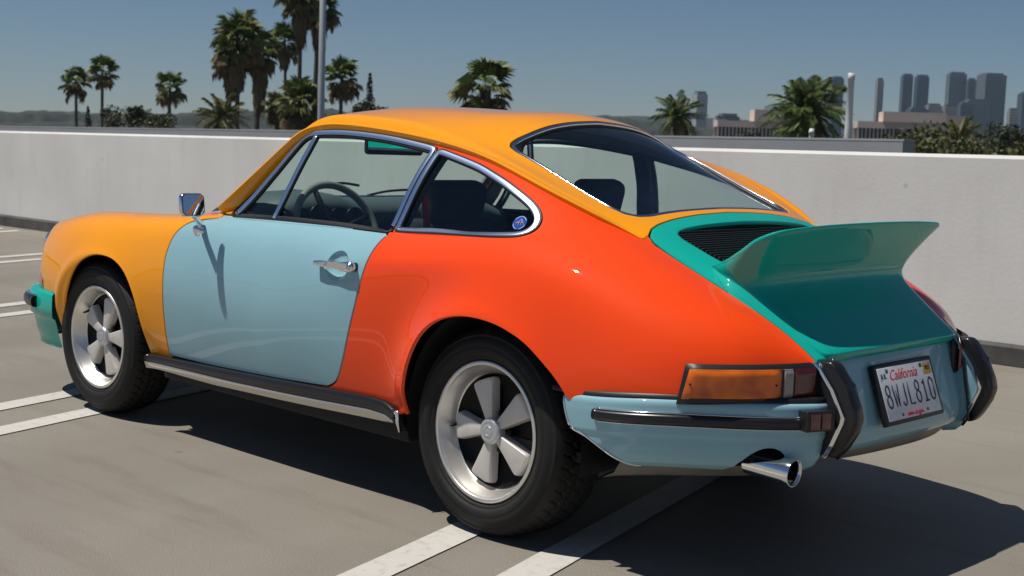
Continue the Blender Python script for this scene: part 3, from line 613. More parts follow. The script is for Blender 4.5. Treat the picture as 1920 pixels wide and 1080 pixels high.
# lamps
LP=cat_rom([(-.690,.738),(-.74,.694),(-.79,.640),(-.835,.580),(-.872,.515),(-.897,.455),(-.914,.40),(-.925,.345)],10)
d=np.gradient(LP,axis=0); s_=np.concatenate([[0],np.cumsum(np.hypot(*np.diff(LP,axis=0).T))]); s_/=s_[-1]
n2=np.stack([d[:,1],-d[:,0]],1)/np.linalg.norm(d,axis=1)[:,None]; 
if n2[0,1]<0: n2=-n2
def lens(name,s0,s1,z0,z1,o0,o1,mt,slant=0,parent=car,nz=7,zr=.004):
    ss=np.linspace(s0,s1,30); V=[];k=nz+2
    for i,s in enumerate(ss):
        for q in range(k):
            t=q/(k-1); z=z0+(z1-z0)*t+zr*s; sv=s+slant*(1-t)*(-1) if False else s+slant*t*(1-(s-s0)/(s1-s0)); x=np.interp(sv,s_,LP[:,0]); y=np.interp(sv,s_,LP[:,1]); nx=np.interp(sv,s_,n2[:,0]); ny=np.interp(sv,s_,n2[:,1])
            e=min(t,1-t)*k; es=min(i,29-i)/1.5; o=o0+(o1-o0)*min(1,e/1.0)*min(1,es) ; V.append((x+nx*o,y+ny*o,z))
    F=[(i*k+q,(i+1)*k+q,(i+1)*k+q+1,i*k+q+1) for i in range(29) for q in range(k-1)]
    return part(name,V,F,mt,parent)
hs=lens('tail_lamp_housing',0,1,.510,.620,-.01,.0125,M_SEAL,slant=.045)
for a,b,mt,nm in ((.025,.600,M_AMB,'amber_lens'),(.605,.665,M_CLR,'reversing_lens'),(.67,.82,M_REDL,'red_lens'),(.87,.985,M_REDL,'inner_red_lens')):
    lens(nm,a,b,.529,.609,.010,.0175,mt,slant=.040 if a<.1 else 0,parent=car)
# reflective screws
for s in (.07,.555):
    x,y=np.interp(s,s_,LP[:,0]),np.interp(s,s_,LP[:,1]); nx,ny=np.interp(s,s_,n2[:,0]),np.interp(s,s_,n2[:,1])
    V,F=tube([(x+nx*.016,y+ny*.016,.57),(x+nx*.0192,y+ny*.0192,.57)],.0028,10); part('lens_screw',V,F,M_WBLK)
# licence plate
plM=Matrix(((0,-math.sin(math.radians(19)),-math.cos(math.radians(19))),(-1,0,0),(0,math.cos(math.radians(19)),-math.sin(math.radians(19))))).to_4x4()
# columns: plate x -> car -y, plate y -> up and slightly forward, plate z -> rearward
a=math.radians(20); plM=Matrix(((0,math.sin(a),-math.cos(a),-.958),(-1,0,0,0),(0,math.cos(a),math.sin(a),.510),(0,0,0,1)))
def plbox(x0,x1,y0,y1,z0,z1,mt,name,bev=.002,parent=car):
    bm=bmesh.new(); box(bm,x0,x1,y0,y1,z0,z1,bev); bm.transform(plM); return bmo(name,bm,mt,parent,True,40)
fr=plbox(-.166,.166,-.088,.088,-.012,.006,M_SEAL,'plate_frame',.005); pl=plbox(-.152,.152,-.0755,.0755,.004,.0075,M_PLATE,'licence_plate',.001)
def pltext(s,size,x,y,mt,name,sx=1,shear=0,bold=0):
    me=text_mesh(s,size,.0007,sx,shear,bold); me.transform(Matrix.Translation((x,y,.0083))); me.transform(plM); return put(name,me,mt,pl)
def el(cx,cy,rx,ry,a0=0,a1=360,n=16): return [(cx+rx*math.cos(math.radians(a0+(a1-a0)*k/n)),cy+ry*math.sin(math.radians(a0+(a1-a0)*k/n))) for k in range(n+1)]
GLY={'8':[el(.5,.27,.44,.27),el(.5,.77,.37,.23)],'W':[[(0,1),(.25,0),(.5,.72),(.75,0),(1,1)]],'J':[[(.82,1),(.82,.24)]+el(.46,.24,.36,.24,0,-165,10)],'L':[[(.12,1),(.12,0),(.95,0)]],'1':[[(.20,.80),(.55,1),(.55,0)],[(.18,0),(.92,0)]],'0':[el(.5,.78,.42,.22,0,180,8)+el(.5,.22,.42,.22,180,360,8)+[(.92,.78)]]}
for i,ch in enumerate('8WJL810'):
    parts_=[]
    for st in GLY[ch]:
        pts=[((x-.5)*.0285-.1235+i*.0412,(y-.5)*.063-.008,.0080) for x,y in st]; parts_.append(tube(pts,.0036,6))
    V,F=join(*parts_); V[:,2]=.0080+(V[:,2]-.0080)*.35; V=np.array([tuple(plM@Vector(v)) for v in V]); mk('plate_character',V,F,M_PNAVY,pl)
pltext('California',.044,-.018,.049,M_PRED,'plate_state_name',sx=.92,shear=.35); pltext('dmv.ca.gov',.021,0,-.064,M_PRED,'plate_web_address',bold=.0003); pltext('JUL',.021,-.126,.050,M_PNAVY,'plate_month',sx=1.0,bold=.0003)
plbox(.100,.146,.035,.068,.0078,.0084,M_STK,'plate_year_sticker',.0002); pltext('2023',.019,.123,.054,M_PNAVY,'plate_year',sx=.8).data.transform(Matrix.Translation((-.0008,0,0)))
for sx_ in (-.105,.088): plbox(sx_-.006,sx_+.006,.058,.070,.0076,.0100,M_STKG,'plate_bolt',.002)
for sx_ in (-.072,.072): plbox(sx_-.004,sx_+.004,-.068,-.060,.0076,.0090,M_PNAVY,'plate_hole',.001)
# exhaust
tipc=np.array([-.928,.528,.341]); ax=np.array([-1,-.04,-.06]); ax/=np.linalg.norm(ax)
q=Vector(ax).to_track_quat('Z','Y').to_matrix().to_4x4(); V,F=lathe([(.0345,-.14),(.0355,-.02),(.0375,0),(.037,.002),(.0345,.001),(.0335,-.01),(.032,-.13)],40,'z'); V=np.array([tuple(q@Vector(v)) for v in V])+tipc; mk('exhaust_tip',V,F,M_CHR,car)
V,F=lathe([(.0,-.10),(.029,-.10)],24,'z'); V=np.array([tuple(q@Vector(v)) for v in V])+tipc; mk('exhaust_inside',V,F,M_WBLK,car)
# front bumper (teal), rubber strip, indicator
FB=cat_rom([(2.60,.785),(2.70,.780),(2.80,.765),(2.90,.735),(2.99,.68),(3.06,.59),(3.11,.46),(3.14,.28),(3.15,0)],8)
FBf=np.concatenate([FB,(FB*[1,-1])[-2::-1]])
V,F=bump_sweep(FBf,[(-.10,.470),(-.02,.468),(-.006,.464),(0,.455),(.002,.40),(0,.36),(-.012,.352),(-.020,.33),(-.028,.29),(-.038,.26),(-.046,.235),(-.040,.228),(-.06,.222)],-1); mk('front_bumper',V,F,M_TEAL,car)['label']='teal front bumper'
subf=FBf[(FBf[:,0]>2.76)]
V,F=strip(subf,-1,.415,.050,.026,lambda t,x:0); mk('front_bumper_rubber',V,F,M_RUB,car); V,F=strip(subf,-1,.443,.006,.012,lambda t,x:0); mk('front_bumper_trim',V,F,M_CHR,car)
IL=FB[(FB[:,0]>2.80)&(FB[:,0]<3.00)]-[.040,.030]
V,F=bump_sweep(IL,[(-.01,.466),(.006,.470),(.010,.50),(.004,.535),(-.014,.548)],-1)
k=5; F=F+[tuple(range(k)),tuple((len(IL)-1)*k+q for q in range(k))[::-1]]; part('front_indicator',V,F,M_PINK)
# headlamps
hn=Vector((.89,.05,.45)).normalized(); q=hn.to_track_quat('Z','Y').to_matrix().to_4x4()
for nm,prof,mt in (('headlamp_ring',[(.0925,-.02),(.094,.0),(.092,.006),(.086,.010),(.081,.006),(.080,-.01)],M_CHR),('headlamp_bowl',[(.0,-.06),(.05,-.05),(.085,-.004)],M_STEEL),('headlamp_glass',[(0,.022),(.03,.020),(.06,.014),(.084,.006)],M_GLASS)):
    V,F=lathe(prof,40,'z'); V=np.array([tuple(q@Vector(v)) for v in V])+np.array([2.888,.583,.668])-np.array(hn)*.004; part(nm,V,F,mt)
# ---------------------------------------------------------------- wheels
def wheel_proto():
    w=None; W=0.205
    prof=[(.186,-.19),(.178,-.17),(.176,-.085),(.178,-.060),(.186,-.030),(.194,-.012),(.1985,-.006),(.204,-.004),(.2115,-.001),(.2128,.002),(.2118,.0045),(.206,.0045),(.2015,.0025)]
    V,F=lathe([(.170,-.052),(.176,-.050),(.1785,-.046),(.183,-.036),(.190,-.020),(.1955,-.009),(.1985,-.003),(.1995,.0035),(.2015,.0052),(.2112,.0052),(.2128,.0025),(.2115,-.002),(.206,-.006)],112)
    w=mk('wheel',V,F,M_LIP)
    V,F=lathe([(.0,-.064),(.12,-.066),(.165,-.058),(.172,-.048)],72); mk('wheel_centre',V,F,M_WBLK,w)
    # tyre
    half=[(.203,-.004),(.209,-.0045),(.2155,.001),(.221,.0055),(.226,.0085),(.2275,.0078),(.2285,.0095),(.240,.0145),(.254,.0165),(.2555,.0152),(.257,.0160),(.270,.0135),(.282,.0085),(.288,.0045),(.2895,.0058),(.292,.0035),(.300,-.004),(.307,-.012)]
    NT=504; tread=np.linspace(-.017,-.167,54)
    prof=[(r_,y_) for r_,y_ in half]+[(.3195-.010*abs((y+.092)/.075)**3,y) for y in tread]+[(r_,-.184-y_) for r_,y_ in half[::-1]]
    V,F=lathe(prof,NT); k=len(prof); V=V.reshape(NT,k,3); a=len(half)
    th=np.arange(NT)/NT; PT=52
    for j,y in enumerate(tread):
        s=(y+.092); ph=(th*PT)%1; tri=np.abs(ph*2-1)*2-1
        gz=np.zeros(NT)
        for c in (-.048,-.016,.016,.048): gz=np.maximum(gz,1-np.clip((np.abs(s-c-.0085*tri)-.0030)/.0015,0,1))
        blk=int((s+.08)//.032); ph2=(th*PT+.25*blk+s*9)%1; lat=np.where(abs(s)>.056,.12,.12); gz=np.maximum(gz,(np.abs(ph2-.5)<lat/2)*(.9 if abs(s)<.056 else 1))
        dep=.0068*gz; R_=np.hypot(V[:,a+j,0],V[:,a+j,2]); V[:,a+j,0]*=(R_-dep)/R_; V[:,a+j,2]*=(R_-dep)/R_
    mk('tyre',V.reshape(-1,3),F,M_TYRE,w)
    # five petals
    for i in range(5):
        bm=bmesh.new(); pts=[(.030,-.0125),(.060,-.0190),(.10,-.0285),(.140,-.0385),(.1475,-.0395),(.1535,-.036),(.1575,-.020),(.1585,0),(.1575,.020),(.1535,.036),(.1475,.0395),(.140,.0385),(.10,.0285),(.060,.0190),(.030,.0125)]
        lv=[(0,1.14,-.058),(.0,1.05,-.036),(0,1.0,-.0285),(0,.955,-.0262),(0,.90,-.0256)]
        rings=[]
        for _,sc_,h in lv: 
            cx,cy=.095,0; rings.append([bm.verts.new((cx+(x-cx)*(1+(sc_-1)*.45),h-.004*max(0,(x-.03))/.13-(.004 if x>.158 else 0),y*sc_)) for x,y in pts])
        n=len(pts)
        for a_r,b_r in zip(rings,rings[1:]):
            for q_ in range(n): bm.faces.new((a_r[q_],a_r[(q_+1)%n],b_r[(q_+1)%n],b_r[q_]))
        bm.faces.new(rings[-1])
        bm.transform(Matrix.Rotation(math.radians(-72*i),4,'Y')); bmo('wheel_spoke',bm,M_SPK,w,True,50)
    V,F=lathe([(0,-.0135),(.022,-.0135),(.0245,-.0150),(.0255,-.0140),(.034,-.0145),(.0385,-.018),(.0405,-.026),(.0415,-.045)],40); mk('hub_cap',V,F,M_CAP,w)
    V,F=lathe([(.012,-.0145),(.013,-.0125),(.015,-.0125),(.016,-.0145)],30); mk('hub_emblem',V,F,M_CAP,w)
    for i in range(5):
        t=math.radians(36+72*i); V,F=lathe([(0,-.040),(.006,-.040),(.009,-.045),(.009,-.062)],6); mk('lug_nut',V+[.058*math.cos(t),0,.058*math.sin(t)],F,M_WBLK,w,False)
    V,F=tube([(.172,-.046,0),(.160,-.020,0),(.158,-.008,0)],[.005,.0045,.0035],8); mk('valve_stem',V,F,M_RUB,w)
    return w
w0=wheel_proto()
def setwheel(w,x,sgn,zz,rot,yo):
    w.parent=car; w.location=(x,sgn*yo,zz); w.rotation_euler=(0,math.radians(rot),0 if sgn>0 else math.pi)
ws=[w0]
for i in range(3):
    c=w0.copy(); COL.objects.link(c)
    for ch in w0.children:
        d_=ch.copy(); COL.objects.link(d_); d_.parent=c
    ws.append(c)
for w_ in (ws[0],ws[2]): next(c for c in w_.children if c.name.startswith('tyre')).scale=(1,1.10,1)
setwheel(ws[0],0,1,.3200,3,.756); ws[0].rotation_euler=(math.radians(-2.5)*-1,math.radians(3),0)
setwheel(ws[1],2.271,1,.3200,-105+72,.756); setwheel(ws[2],0,-1,.3200,20,.756); setwheel(ws[3],2.271,-1,.3200,50,.756)
# ---------------------------------------------------------------- mirror, wipers
mc=Vector((1.398,.868,.917))
bm=bmesh.new(); box(bm,-.060,.060,-.024,0,-.050,.050,.016)
eye=Vector((-2.876,3.6244,1.201)); 
tgt=Vector((.55,.60,1.12)); nrm=((eye-mc).normalized()+(tgt-mc).normalized()).normalized()
yax=-nrm; xax=Vector((0,0,1)).cross(yax)*-1; xax=yax.cross(Vector((0,0,1))).normalized(); zax=xax.cross(yax)
MM=Matrix((xax,yax*-1*-1,zax)).transposed().to_4x4(); MM.translation=mc
bm.free(); bm=bmesh.new(); box(bm,-.046,.046,.0,.034,-.042,.042,.0165); bm.transform(MM); sm=bmo('side_mirror',bm,M_CHR,car,True,40)
bm=bmesh.new(); prism(bm,[(-.030,-.0395),(.030,-.0395),(.0425,-.027),(.0425,.027),(.030,.0395),(-.030,.0395),(-.0425,.027),(-.0425,-.027)],-.0012,.002,.0006); bm.transform(MM); bmo('mirror_rim',bm,M_SEAL,sm,True,40)
bm=bmesh.new(); vs=[bm.verts.new((x,-.0018,z)) for x,z in [(-.029,-.037),(.029,-.037),(.040,-.026),(.040,.026),(.029,.037),(-.029,.037),(-.040,.026),(-.040,-.026)]]; bm.faces.new(vs); bm.transform(MM); bmo('mirror_pane',bm,M_MIR,sm)
V,F=tube([(1.545,.742,.815),(1.520,.757,.838),(1.480,.800,.856),(1.425,.850,.880)],[.018,.013,.0105,.011],14); mk('mirror_arm',V,F,M_CHR,sm)
V,F=lathe([(0,.030),(.010,.030),(.020,.022),(.033,.009),(.037,.001),(.037,-.004)],30,'z'); V=V*[1.35,.8,1]; q=Vector((0.05,.86,.45)).to_track_quat('Z','Y').to_matrix().to_4x4(); V=np.array([tuple(q@Vector(v)) for v in V])+np.array([1.545,.738,.808]); mk('mirror_base',V,F,M_CHR,sm)
for pts in ([(1.60,.30,.925),(1.575,.22,.955),(1.545,.10,.985),(1.555,-.02,.975)],[(1.62,-.12,.93),(1.59,-.22,.95),(1.56,-.36,.955),(1.555,-.46,.94)],[(1.62,.10,.93),(1.56,.30,.955),(1.50,.50,.945)]):
    V,F=tube(cat_rom(pts,6),.0055,6); mk('wiper',V,F,M_SEAL,car)
V,F=tube([(1.66,.44,.888),(1.62,.46,.905),(1.585,.475,.925)],.008,8); mk('washer_arm',V,F,M_SEAL,car)
# decal on the rear side window
b=surf(-.026,.946); P0=Vector((-.026,b[1],.946))-Vector(b[3:6])*.004; q=Vector(b[3:6]).to_track_quat('Z','Y').to_matrix().to_4x4(); q.translation=P0
bm=bmesh.new(); bmesh.ops.create_circle(bm,cap_ends=True,segments=36,radius=.0245); bm.transform(q); dec=bmo('window_decal',bm,M_BLUE,car)
def ringarc(r0,r1,a0,a1,n=20,h=.0004):
    V=[];F=[]
    for i in range(n+1):
        t=math.radians(a0+(a1-a0)*i/n); V+=[(r0*math.cos(t),r0*math.sin(t),h),(r1*math.cos(t),r1*math.sin(t),h)]
    for i in range(n): F.append((2*i,2*i+1,2*i+3,2*i+2))
    return V,F
V,F=join(ringarc(.0214,.0226,25,155),ringarc(.0214,.0226,195,255),ringarc(.0214,.0226,285,345)); V=np.array([tuple(q@Vector(v)) for v in V]); o=mk('decal_ring',V,F,M_WHT,dec); o['kind']='stuff'
for off,cl in ((0,M_WHT),):
    for pts in ([(-.012,-.010),(-.012,.000),(-.008,.003),(-.004,.000),(-.004,-.008)],[(-.002,-.010),(-.002,.009),(.002,.012),(.006,.009),(.006,-.010)],[(.006,.0),(.010,.004),(.014,.0),(.014,-.006)]):
        V,F=tube([tuple(q@Vector((x,y,.0006))) for x,y in pts],.0008,6); mk('decal_stroke',V,F,cl,dec)
V,F=tube([tuple(q@Vector((x,y,.001))) for x,y in [(-.016,-.004),(0,-.003),(.018,.002)]],.0009,6); mk('decal_slash',V,F,M_PRED,dec)
# ---------------------------------------------------------------- interior
bmpart('cabin_floor',lambda bm:box(bm,-.35,1.62,-.70,.70,.28,.31),M_SHELL,both=False)
bmpart('firewall',lambda bm:box(bm,1.56,1.60,-.66,.66,.30,.84),M_SHELL,both=False)
bmpart('rear_bulkhead',lambda bm:(box(bm,-.30,-.27,-.60,.60,.30,.905),),M_SHELL,both=False)
bmpart('parcel_shelf',lambda bm:(box(bm,-.29,.10,-.60,.60,.865,.885,.008),),M_SHELL,both=False)
for s in (1,-1):
    A,F=patch(HA,HF,lambda A:(5.6-A[:,7])*.03,xmin(.40),xmax(1.56),lambda A:A[:,2]-.30); A=inset(A,.065); V=A[:,:3]*[1,s,1]; mk('door_card',V,F if s>0 else F[:,::-1],M_SHELL,car)
# rear quarter inner trims
A,F=patch(HA,HF,vmin(4.6),(lambda A:(6.6-A[:,7])*.03),xmin(-.28),xmax(.45),outside(QW,e=.004)); A=inset(A,.05); part('rear_side_trim',A[:,:3],F,M_SHELL)
# dashboard: swept section
V=[];dp=[(1.60,.905),(1.56,.925),(1.48,.932),(1.40,.925),(1.345,.905),(1.325,.875),(1.33,.83),(1.36,.76),(1.40,.70)]
for y in np.linspace(-.66,.66,45):
    hump=.030*math.exp(-((y-.37)/.17)**4); 
    for i,(x,z) in enumerate(dp): V.append((x-(.035*math.exp(-((y-.37)/.17)**4) if 2<i<7 else 0),y,z+(hump if 0<i<6 else 0)-.03*smooth(.5,.66,abs(y))))
k=len(dp); F=[(i*k+q,(i+1)*k+q,(i+1)*k+q+1,i*k+q+1) for i in range(44) for q in range(k-1)]; dash=mk('dashboard',V,F,M_DASH,car)
for i,(y,rr) in enumerate(((.22,.038),(.30,.038),(.385,.052),(.475,.038),(.55,.034))):
    V,F=lathe([(0,0),(rr*.85,0),(rr,.004),(rr,-.01)],28); V=np.stack([-V[:,1],V[:,0],V[:,2]],1)+[1.283,y,.868]; mk('gauge',V,F,M_WBLK,dash)
# steering wheel
sc_=Vector((1.20,.37,.822)); ax_=Vector((-1,0,.42)).normalized(); q=ax_.to_track_quat('Z','Y').to_matrix().to_4x4(); q.translation=sc_
ring=[(.185*math.cos(t),.185*math.sin(t),0) for t in np.linspace(0,2*math.pi,48,endpoint=False)]; V,F=tube(ring,.0145,12,closed=True); V=np.array([tuple(q@Vector(v)) for v in V]); sw=mk('steering_wheel',V,F,M_WHEELCOV,car)
for an in (0,90,180,270):
    t=math.radians(an+20); V,F=tube([(.04*math.cos(t),.04*math.sin(t),-.02),(.18*math.cos(t),.18*math.sin(t),0)],[.016,.010],8); V=np.array([tuple(q@Vector(v)) for v in V]); mk('wheel_arm',V,F,M_SEAL,sw)
V,F=lathe([(0,.0),(.045,-.003),(.06,-.02),(.05,-.05)],28,'z'); V=np.array([tuple(q@Vector(v)) for v in V]); mk('horn_pad',V,F,M_SEAL,sw)
V,F=tube([tuple(q@Vector((0,0,-.03))),(1.38,.37,.75)],.03,12); mk('steering_column',V,F,M_SHELL,car)
V,F=tube([(1.27,.44,.84),(1.23,.56,.885),(1.225,.60,.895)],.006,8); mk('column_stalk',V,F,M_SEAL,car)
# seats
for s in (1,-1):
    y=.37*s
    bm=bmesh.new(); M_=Matrix.Translation((.66,y,.62))@Matrix.Rotation(math.radians(-15),4,'Y')
    box(bm,-.055,.055,-.235,.235,-.22,.30,.05,M_); bmb=bmo('seat_back',bm,M_SEAT,car,True,60)
    bm=bmesh.new(); box(bm,-.045,.05,-.125,.125,.28,.435 if s>0 else .44,.04,M_); bmo('headrest',bm,M_SEAT,bmb,True,60)
    bm=bmesh.new(); M2=Matrix.Translation((.92,y,.42))@Matrix.Rotation(math.radians(8),4,'Y'); box(bm,-.25,.27,-.24,.24,-.07,.07,.05,M2); bmo('seat_cushion',bm,M_SEAT,car,True,60)
    V,F=tube([(.50,.60*s,1.08),(.52,.55*s,.95),(.60,.50*s,.85)],.004,6); 
    bm=bmesh.new(); P_=[Vector((.485,.585*s,1.00)),Vector((.488,.57*s,.93)),Vector((.49,.56*s,.84)),Vector((.50,.55*s,.62))]
    for i in range(3):
        a,b=P_[i],P_[i+1]; wv=Vector((.018,0,0)); vs=[bm.verts.new(v) for v in (a-wv,a+wv,b+wv,b-wv)]; bm.faces.new(vs)
    bmo('seat_belt',bm,M_RED if s>0 else M_SEAL,car)
for s in (1,-1):
    bm=bmesh.new(); M_=Matrix.Translation((.02,.30*s,.78))@Matrix.Rotation(math.radians(-22),4,'Y'); box(bm,-.04,.04,-.22,.22,-.14,.11,.035,M_); bmo('rear_seat_back',bm,M_SEAT,car,True,60)
# B pillars inside
for s in (1,-1):
    P,N=surfpath((.545,.90),(.478,1.16),10); P=P-N*.030; P[:,1]*=s; N=N.copy(); N[:,1]*=s; V,F=sweep(P,N,rprof(-.034,.034,-.012,.012,.004),closed=False); mk('pillar_trim',V,F,M_SHELL,car)
# interior mirror
ic=Vector((1.288,.02,1.140)); tgt=Vector((-.74,.05,.958)); nrm=((eye-ic).normalized()+(tgt-ic).normalized()).normalized(); xax=nrm.cross(Vector((0,0,1))).normalized(); zax=xax.cross(nrm)
MI=Matrix((xax,nrm,-zax*-1)).transposed().to_4x4(); MI.translation=ic
bm=bmesh.new(); box(bm,-.122,.122,-.024,0,-.033,.033,.014); bm.transform(MI); im=bmo('rear_view_mirror',bm,M_SEAL,car,True,40)
bm=bmesh.new(); vs=[bm.verts.new((x,.0012,z)) for x,z in [(-.112,-.020),(-.106,-.027),(.106,-.027),(.112,-.020),(.112,.020),(.106,.027),(-.106,.027),(-.112,.020)]]; bm.faces.new(vs); bm.transform(MI); bmo('mirror_pane',bm,M_MIR,im)
V,F=tube([tuple(ic-nrm*.02),(1.34,0.0,1.20),(1.27,0,1.25)],.006,8); mk('mirror_stem',V,F,M_SEAL,im)
# ================================================================ THE PLACE
def nodemat(name,build):
    m=bpy.data.materials.new(name); m.use_nodes=True; n=m.node_tree.nodes; l=m.node_tree.links; build(n,l,n['Principled BSDF']); return m
def N_(n,t,**k):
    x=n.new(t)
    for a,b in k.items():
        if a in x.inputs: x.inputs[a].default_value=b
        else: setattr(x,a,b)
    return x
def deckmat(n,l,b):
    tc=N_(n,'ShaderNodeTexCoord'); mp=N_(n,'ShaderNodeMapping'); mp.inputs['Rotation'].default_value=(0,0,.5); mp.inputs['Scale'].default_value=(1,.35,1); l.new(tc.outputs['Object'],mp.inputs[0])
    a=N_(n,'ShaderNodeTexNoise'); a.inputs['Scale'].default_value=1.1; a.inputs['Detail'].default_value=5; a.inputs['Distortion'].default_value=.6; l.new(mp.outputs[0],a.inputs['Vector'])
    r=N_(n,'ShaderNodeValToRGB'); e=r.color_ramp.elements; e[0].position=.32; e[0].color=(.222,.199,.165,1); e[1].position=.70; e[1].color=(.275,.252,.213,1); l.new(a.outputs['Fac'],r.inputs[0])
    c=N_(n,'ShaderNodeTexNoise'); c.inputs['Scale'].default_value=260; c.inputs['Detail'].default_value=2; l.new(tc.outputs['Object'],c.inputs['Vector'])
    r2_=N_(n,'ShaderNodeValToRGB'); e=r2_.color_ramp.elements; e[0].position=.36; e[0].color=(.66,.66,.66,1); e[1].position=.62; e[1].color=(1.14,1.14,1.14,1); l.new(c.outputs['Fac'],r2_.inputs[0])
    mx=N_(n,'ShaderNodeMix'); mx.data_type='RGBA'; mx.blend_type='MULTIPLY'; mx.inputs[0].default_value=1; l.new(r.outputs[0],mx.inputs[6]); l.new(r2_.outputs[0],mx.inputs[7])
    # scuffs and small dark spots
    mp2=N_(n,'ShaderNodeMapping'); mp2.inputs['Rotation'].default_value=(0,0,-.9); mp2.inputs['Scale'].default_value=(.5,3.2,1); l.new(tc.outputs['Object'],mp2.inputs[0])
    s=N_(n,'ShaderNodeTexNoise'); s.inputs['Scale'].default_value=1.6; s.inputs['Detail'].default_value=7; s.inputs['Roughness'].default_value=.65; l.new(mp2.outputs[0],s.inputs['Vector'])
    r3=N_(n,'ShaderNodeValToRGB'); e=r3.color_ramp.elements; e[0].position=.30; e[0].color=(.82,.80,.775,1); e[1].position=.47; e[1].color=(1,1,1,1); l.new(s.outputs['Fac'],r3.inputs[0])
    m2=N_(n,'ShaderNodeMix'); m2.data_type='RGBA'; m2.blend_type='MULTIPLY'; m2.inputs[0].default_value=1; l.new(mx.outputs[2],m2.inputs[6]); l.new(r3.outputs[0],m2.inputs[7])
    v=N_(n,'ShaderNodeTexVoronoi'); v.inputs['Scale'].default_value=1.3; l.new(tc.outputs['Object'],v.inputs['Vector'])
    r4=N_(n,'ShaderNodeValToRGB'); e=r4.color_ramp.elements; e[0].position=.016; e[0].color=(.62,.53,.45,1); e[1].position=.03; e[1].color=(1,1,1,1); l.new(v.outputs['Distance'],r4.inputs[0])
    m3=N_(n,'ShaderNodeMix'); m3.data_type='RGBA'; m3.blend_type='MULTIPLY'; m3.inputs[0].default_value=1; l.new(m2.outputs[2],m3.inputs[6]); l.new(r4.outputs[0],m3.inputs[7])
    l.new(m3.outputs[2],b.inputs['Base Color']); b.inputs['Roughness'].default_value=.72
    bp=N_(n,'ShaderNodeBump'); bp.inputs['Strength'].default_value=.35; bp.inputs['Distance'].default_value=.0015; l.new(c.outputs['Fac'],bp.inputs['Height']); l.new(bp.outputs[0],b.inputs['Normal'])
M_DECK=nodemat('deck_coating',deckmat)
def linemat(n,l,b):
    tc=N_(n,'ShaderNodeTexCoord'); c=N_(n,'ShaderNodeTexNoise'); c.inputs['Scale'].default_value=26; c.inputs['Detail'].default_value=8; c.inputs['Roughness'].default_value=.7; l.new(tc.outputs['Object'],c.inputs['Vector'])
    r=N_(n,'ShaderNodeValToRGB'); e=r.color_ramp.elements; e[0].position=.28; e[0].color=(.38,.36,.32,1); e[1].position=.48; e[1].color=(.56,.54,.50,1); l.new(c.outputs['Fac'],r.inputs[0]); l.new(r.outputs[0],b.inputs['Base Color']); b.inputs['Roughness'].default_value=.7
M_LINE=nodemat('line_paint',linemat)
def wallmat(n,l,b):
    tc=N_(n,'ShaderNodeTexCoord'); c=N_(n,'ShaderNodeTexNoise'); c.inputs['Scale'].default_value=1.3; c.inputs['Detail'].default_value=6; l.new(tc.outputs['Object'],c.inputs['Vector'])
    r=N_(n,'ShaderNodeValToRGB'); e=r.color_ramp.elements; e[0].position=.3; e[0].color=(.62,.605,.585,1); e[1].position=.7; e[1].color=(.72,.71,.69,1); l.new(c.outputs['Fac'],r.inputs[0])
    v=N_(n,'ShaderNodeTexVoronoi'); v.inputs['Scale'].default_value=2.3; l.new(tc.outputs['Object'],v.inputs['Vector']); r4=N_(n,'ShaderNodeValToRGB'); e=r4.color_ramp.elements; e[0].position=.012; e[0].color=(.70,.68,.66,1); e[1].position=.05; e[1].color=(1,1,1,1); l.new(v.outputs['Distance'],r4.inputs[0])
    m3=N_(n,'ShaderNodeMix'); m3.data_type='RGBA'; m3.blend_type='MULTIPLY'; m3.inputs[0].default_value=1; l.new(r.outputs[0],m3.inputs[6]); l.new(r4.outputs[0],m3.inputs[7])
    mp=N_(n,'ShaderNodeMapping'); mp.inputs['Scale'].default_value=(5,5,.7); l.new(tc.outputs['Object'],mp.inputs[0]); st=N_(n,'ShaderNodeTexNoise'); st.inputs['Scale'].default_value=1.6; st.inputs['Detail'].default_value=7; st.inputs['Roughness'].default_value=.6; l.new(mp.outputs[0],st.inputs['Vector']); r5=N_(n,'ShaderNodeValToRGB'); e=r5.color_ramp.elements; e[0].position=.28; e[0].color=(.93,.925,.915,1); e[1].position=.46; e[1].color=(1,1,1,1); l.new(st.outputs['Fac'],r5.inputs[0])
    m4=N_(n,'ShaderNodeMix'); m4.data_type='RGBA'; m4.blend_type='MULTIPLY'; m4.inputs[0].default_value=1; l.new(m3.outputs[2],m4.inputs[6]); l.new(r5.outputs[0],m4.inputs[7]); l.new(m4.outputs[2],b.inputs['Base Color']); b.inputs['Roughness'].default_value=.85
    f_=N_(n,'ShaderNodeTexNoise'); f_.inputs['Scale'].default_value=45; f_.inputs['Detail'].default_value=6; l.new(tc.outputs['Object'],f_.inputs['Vector'])
    bp=N_(n,'ShaderNodeBump'); bp.inputs['Strength'].default_value=.35; bp.inputs['Distance'].default_value=.0025; l.new(f_.outputs['Fac'],bp.inputs['Height']); l.new(bp.outputs[0],b.inputs['Normal'])
M_WALL=nodemat('white_stucco',wallmat)
M_CURB=mat('dark_coating',(.075,.073,.068),.75,var=(6,.35,5),bump=(60,.3,.003)); M_PAR=mat('grey_parapet_paint',(.36,.37,.38),.8,var=(1.2,.08,4)); M_PARC=mat('grey_coping',(.44,.44,.43),.8,var=(2,.08,4))
M_GND=mat('city_ground',(.12,.12,.095),.9,var=(.02,.4,6)); M_CONC=mat('concrete',(.36,.35,.33),.85,var=(.8,.1,4))
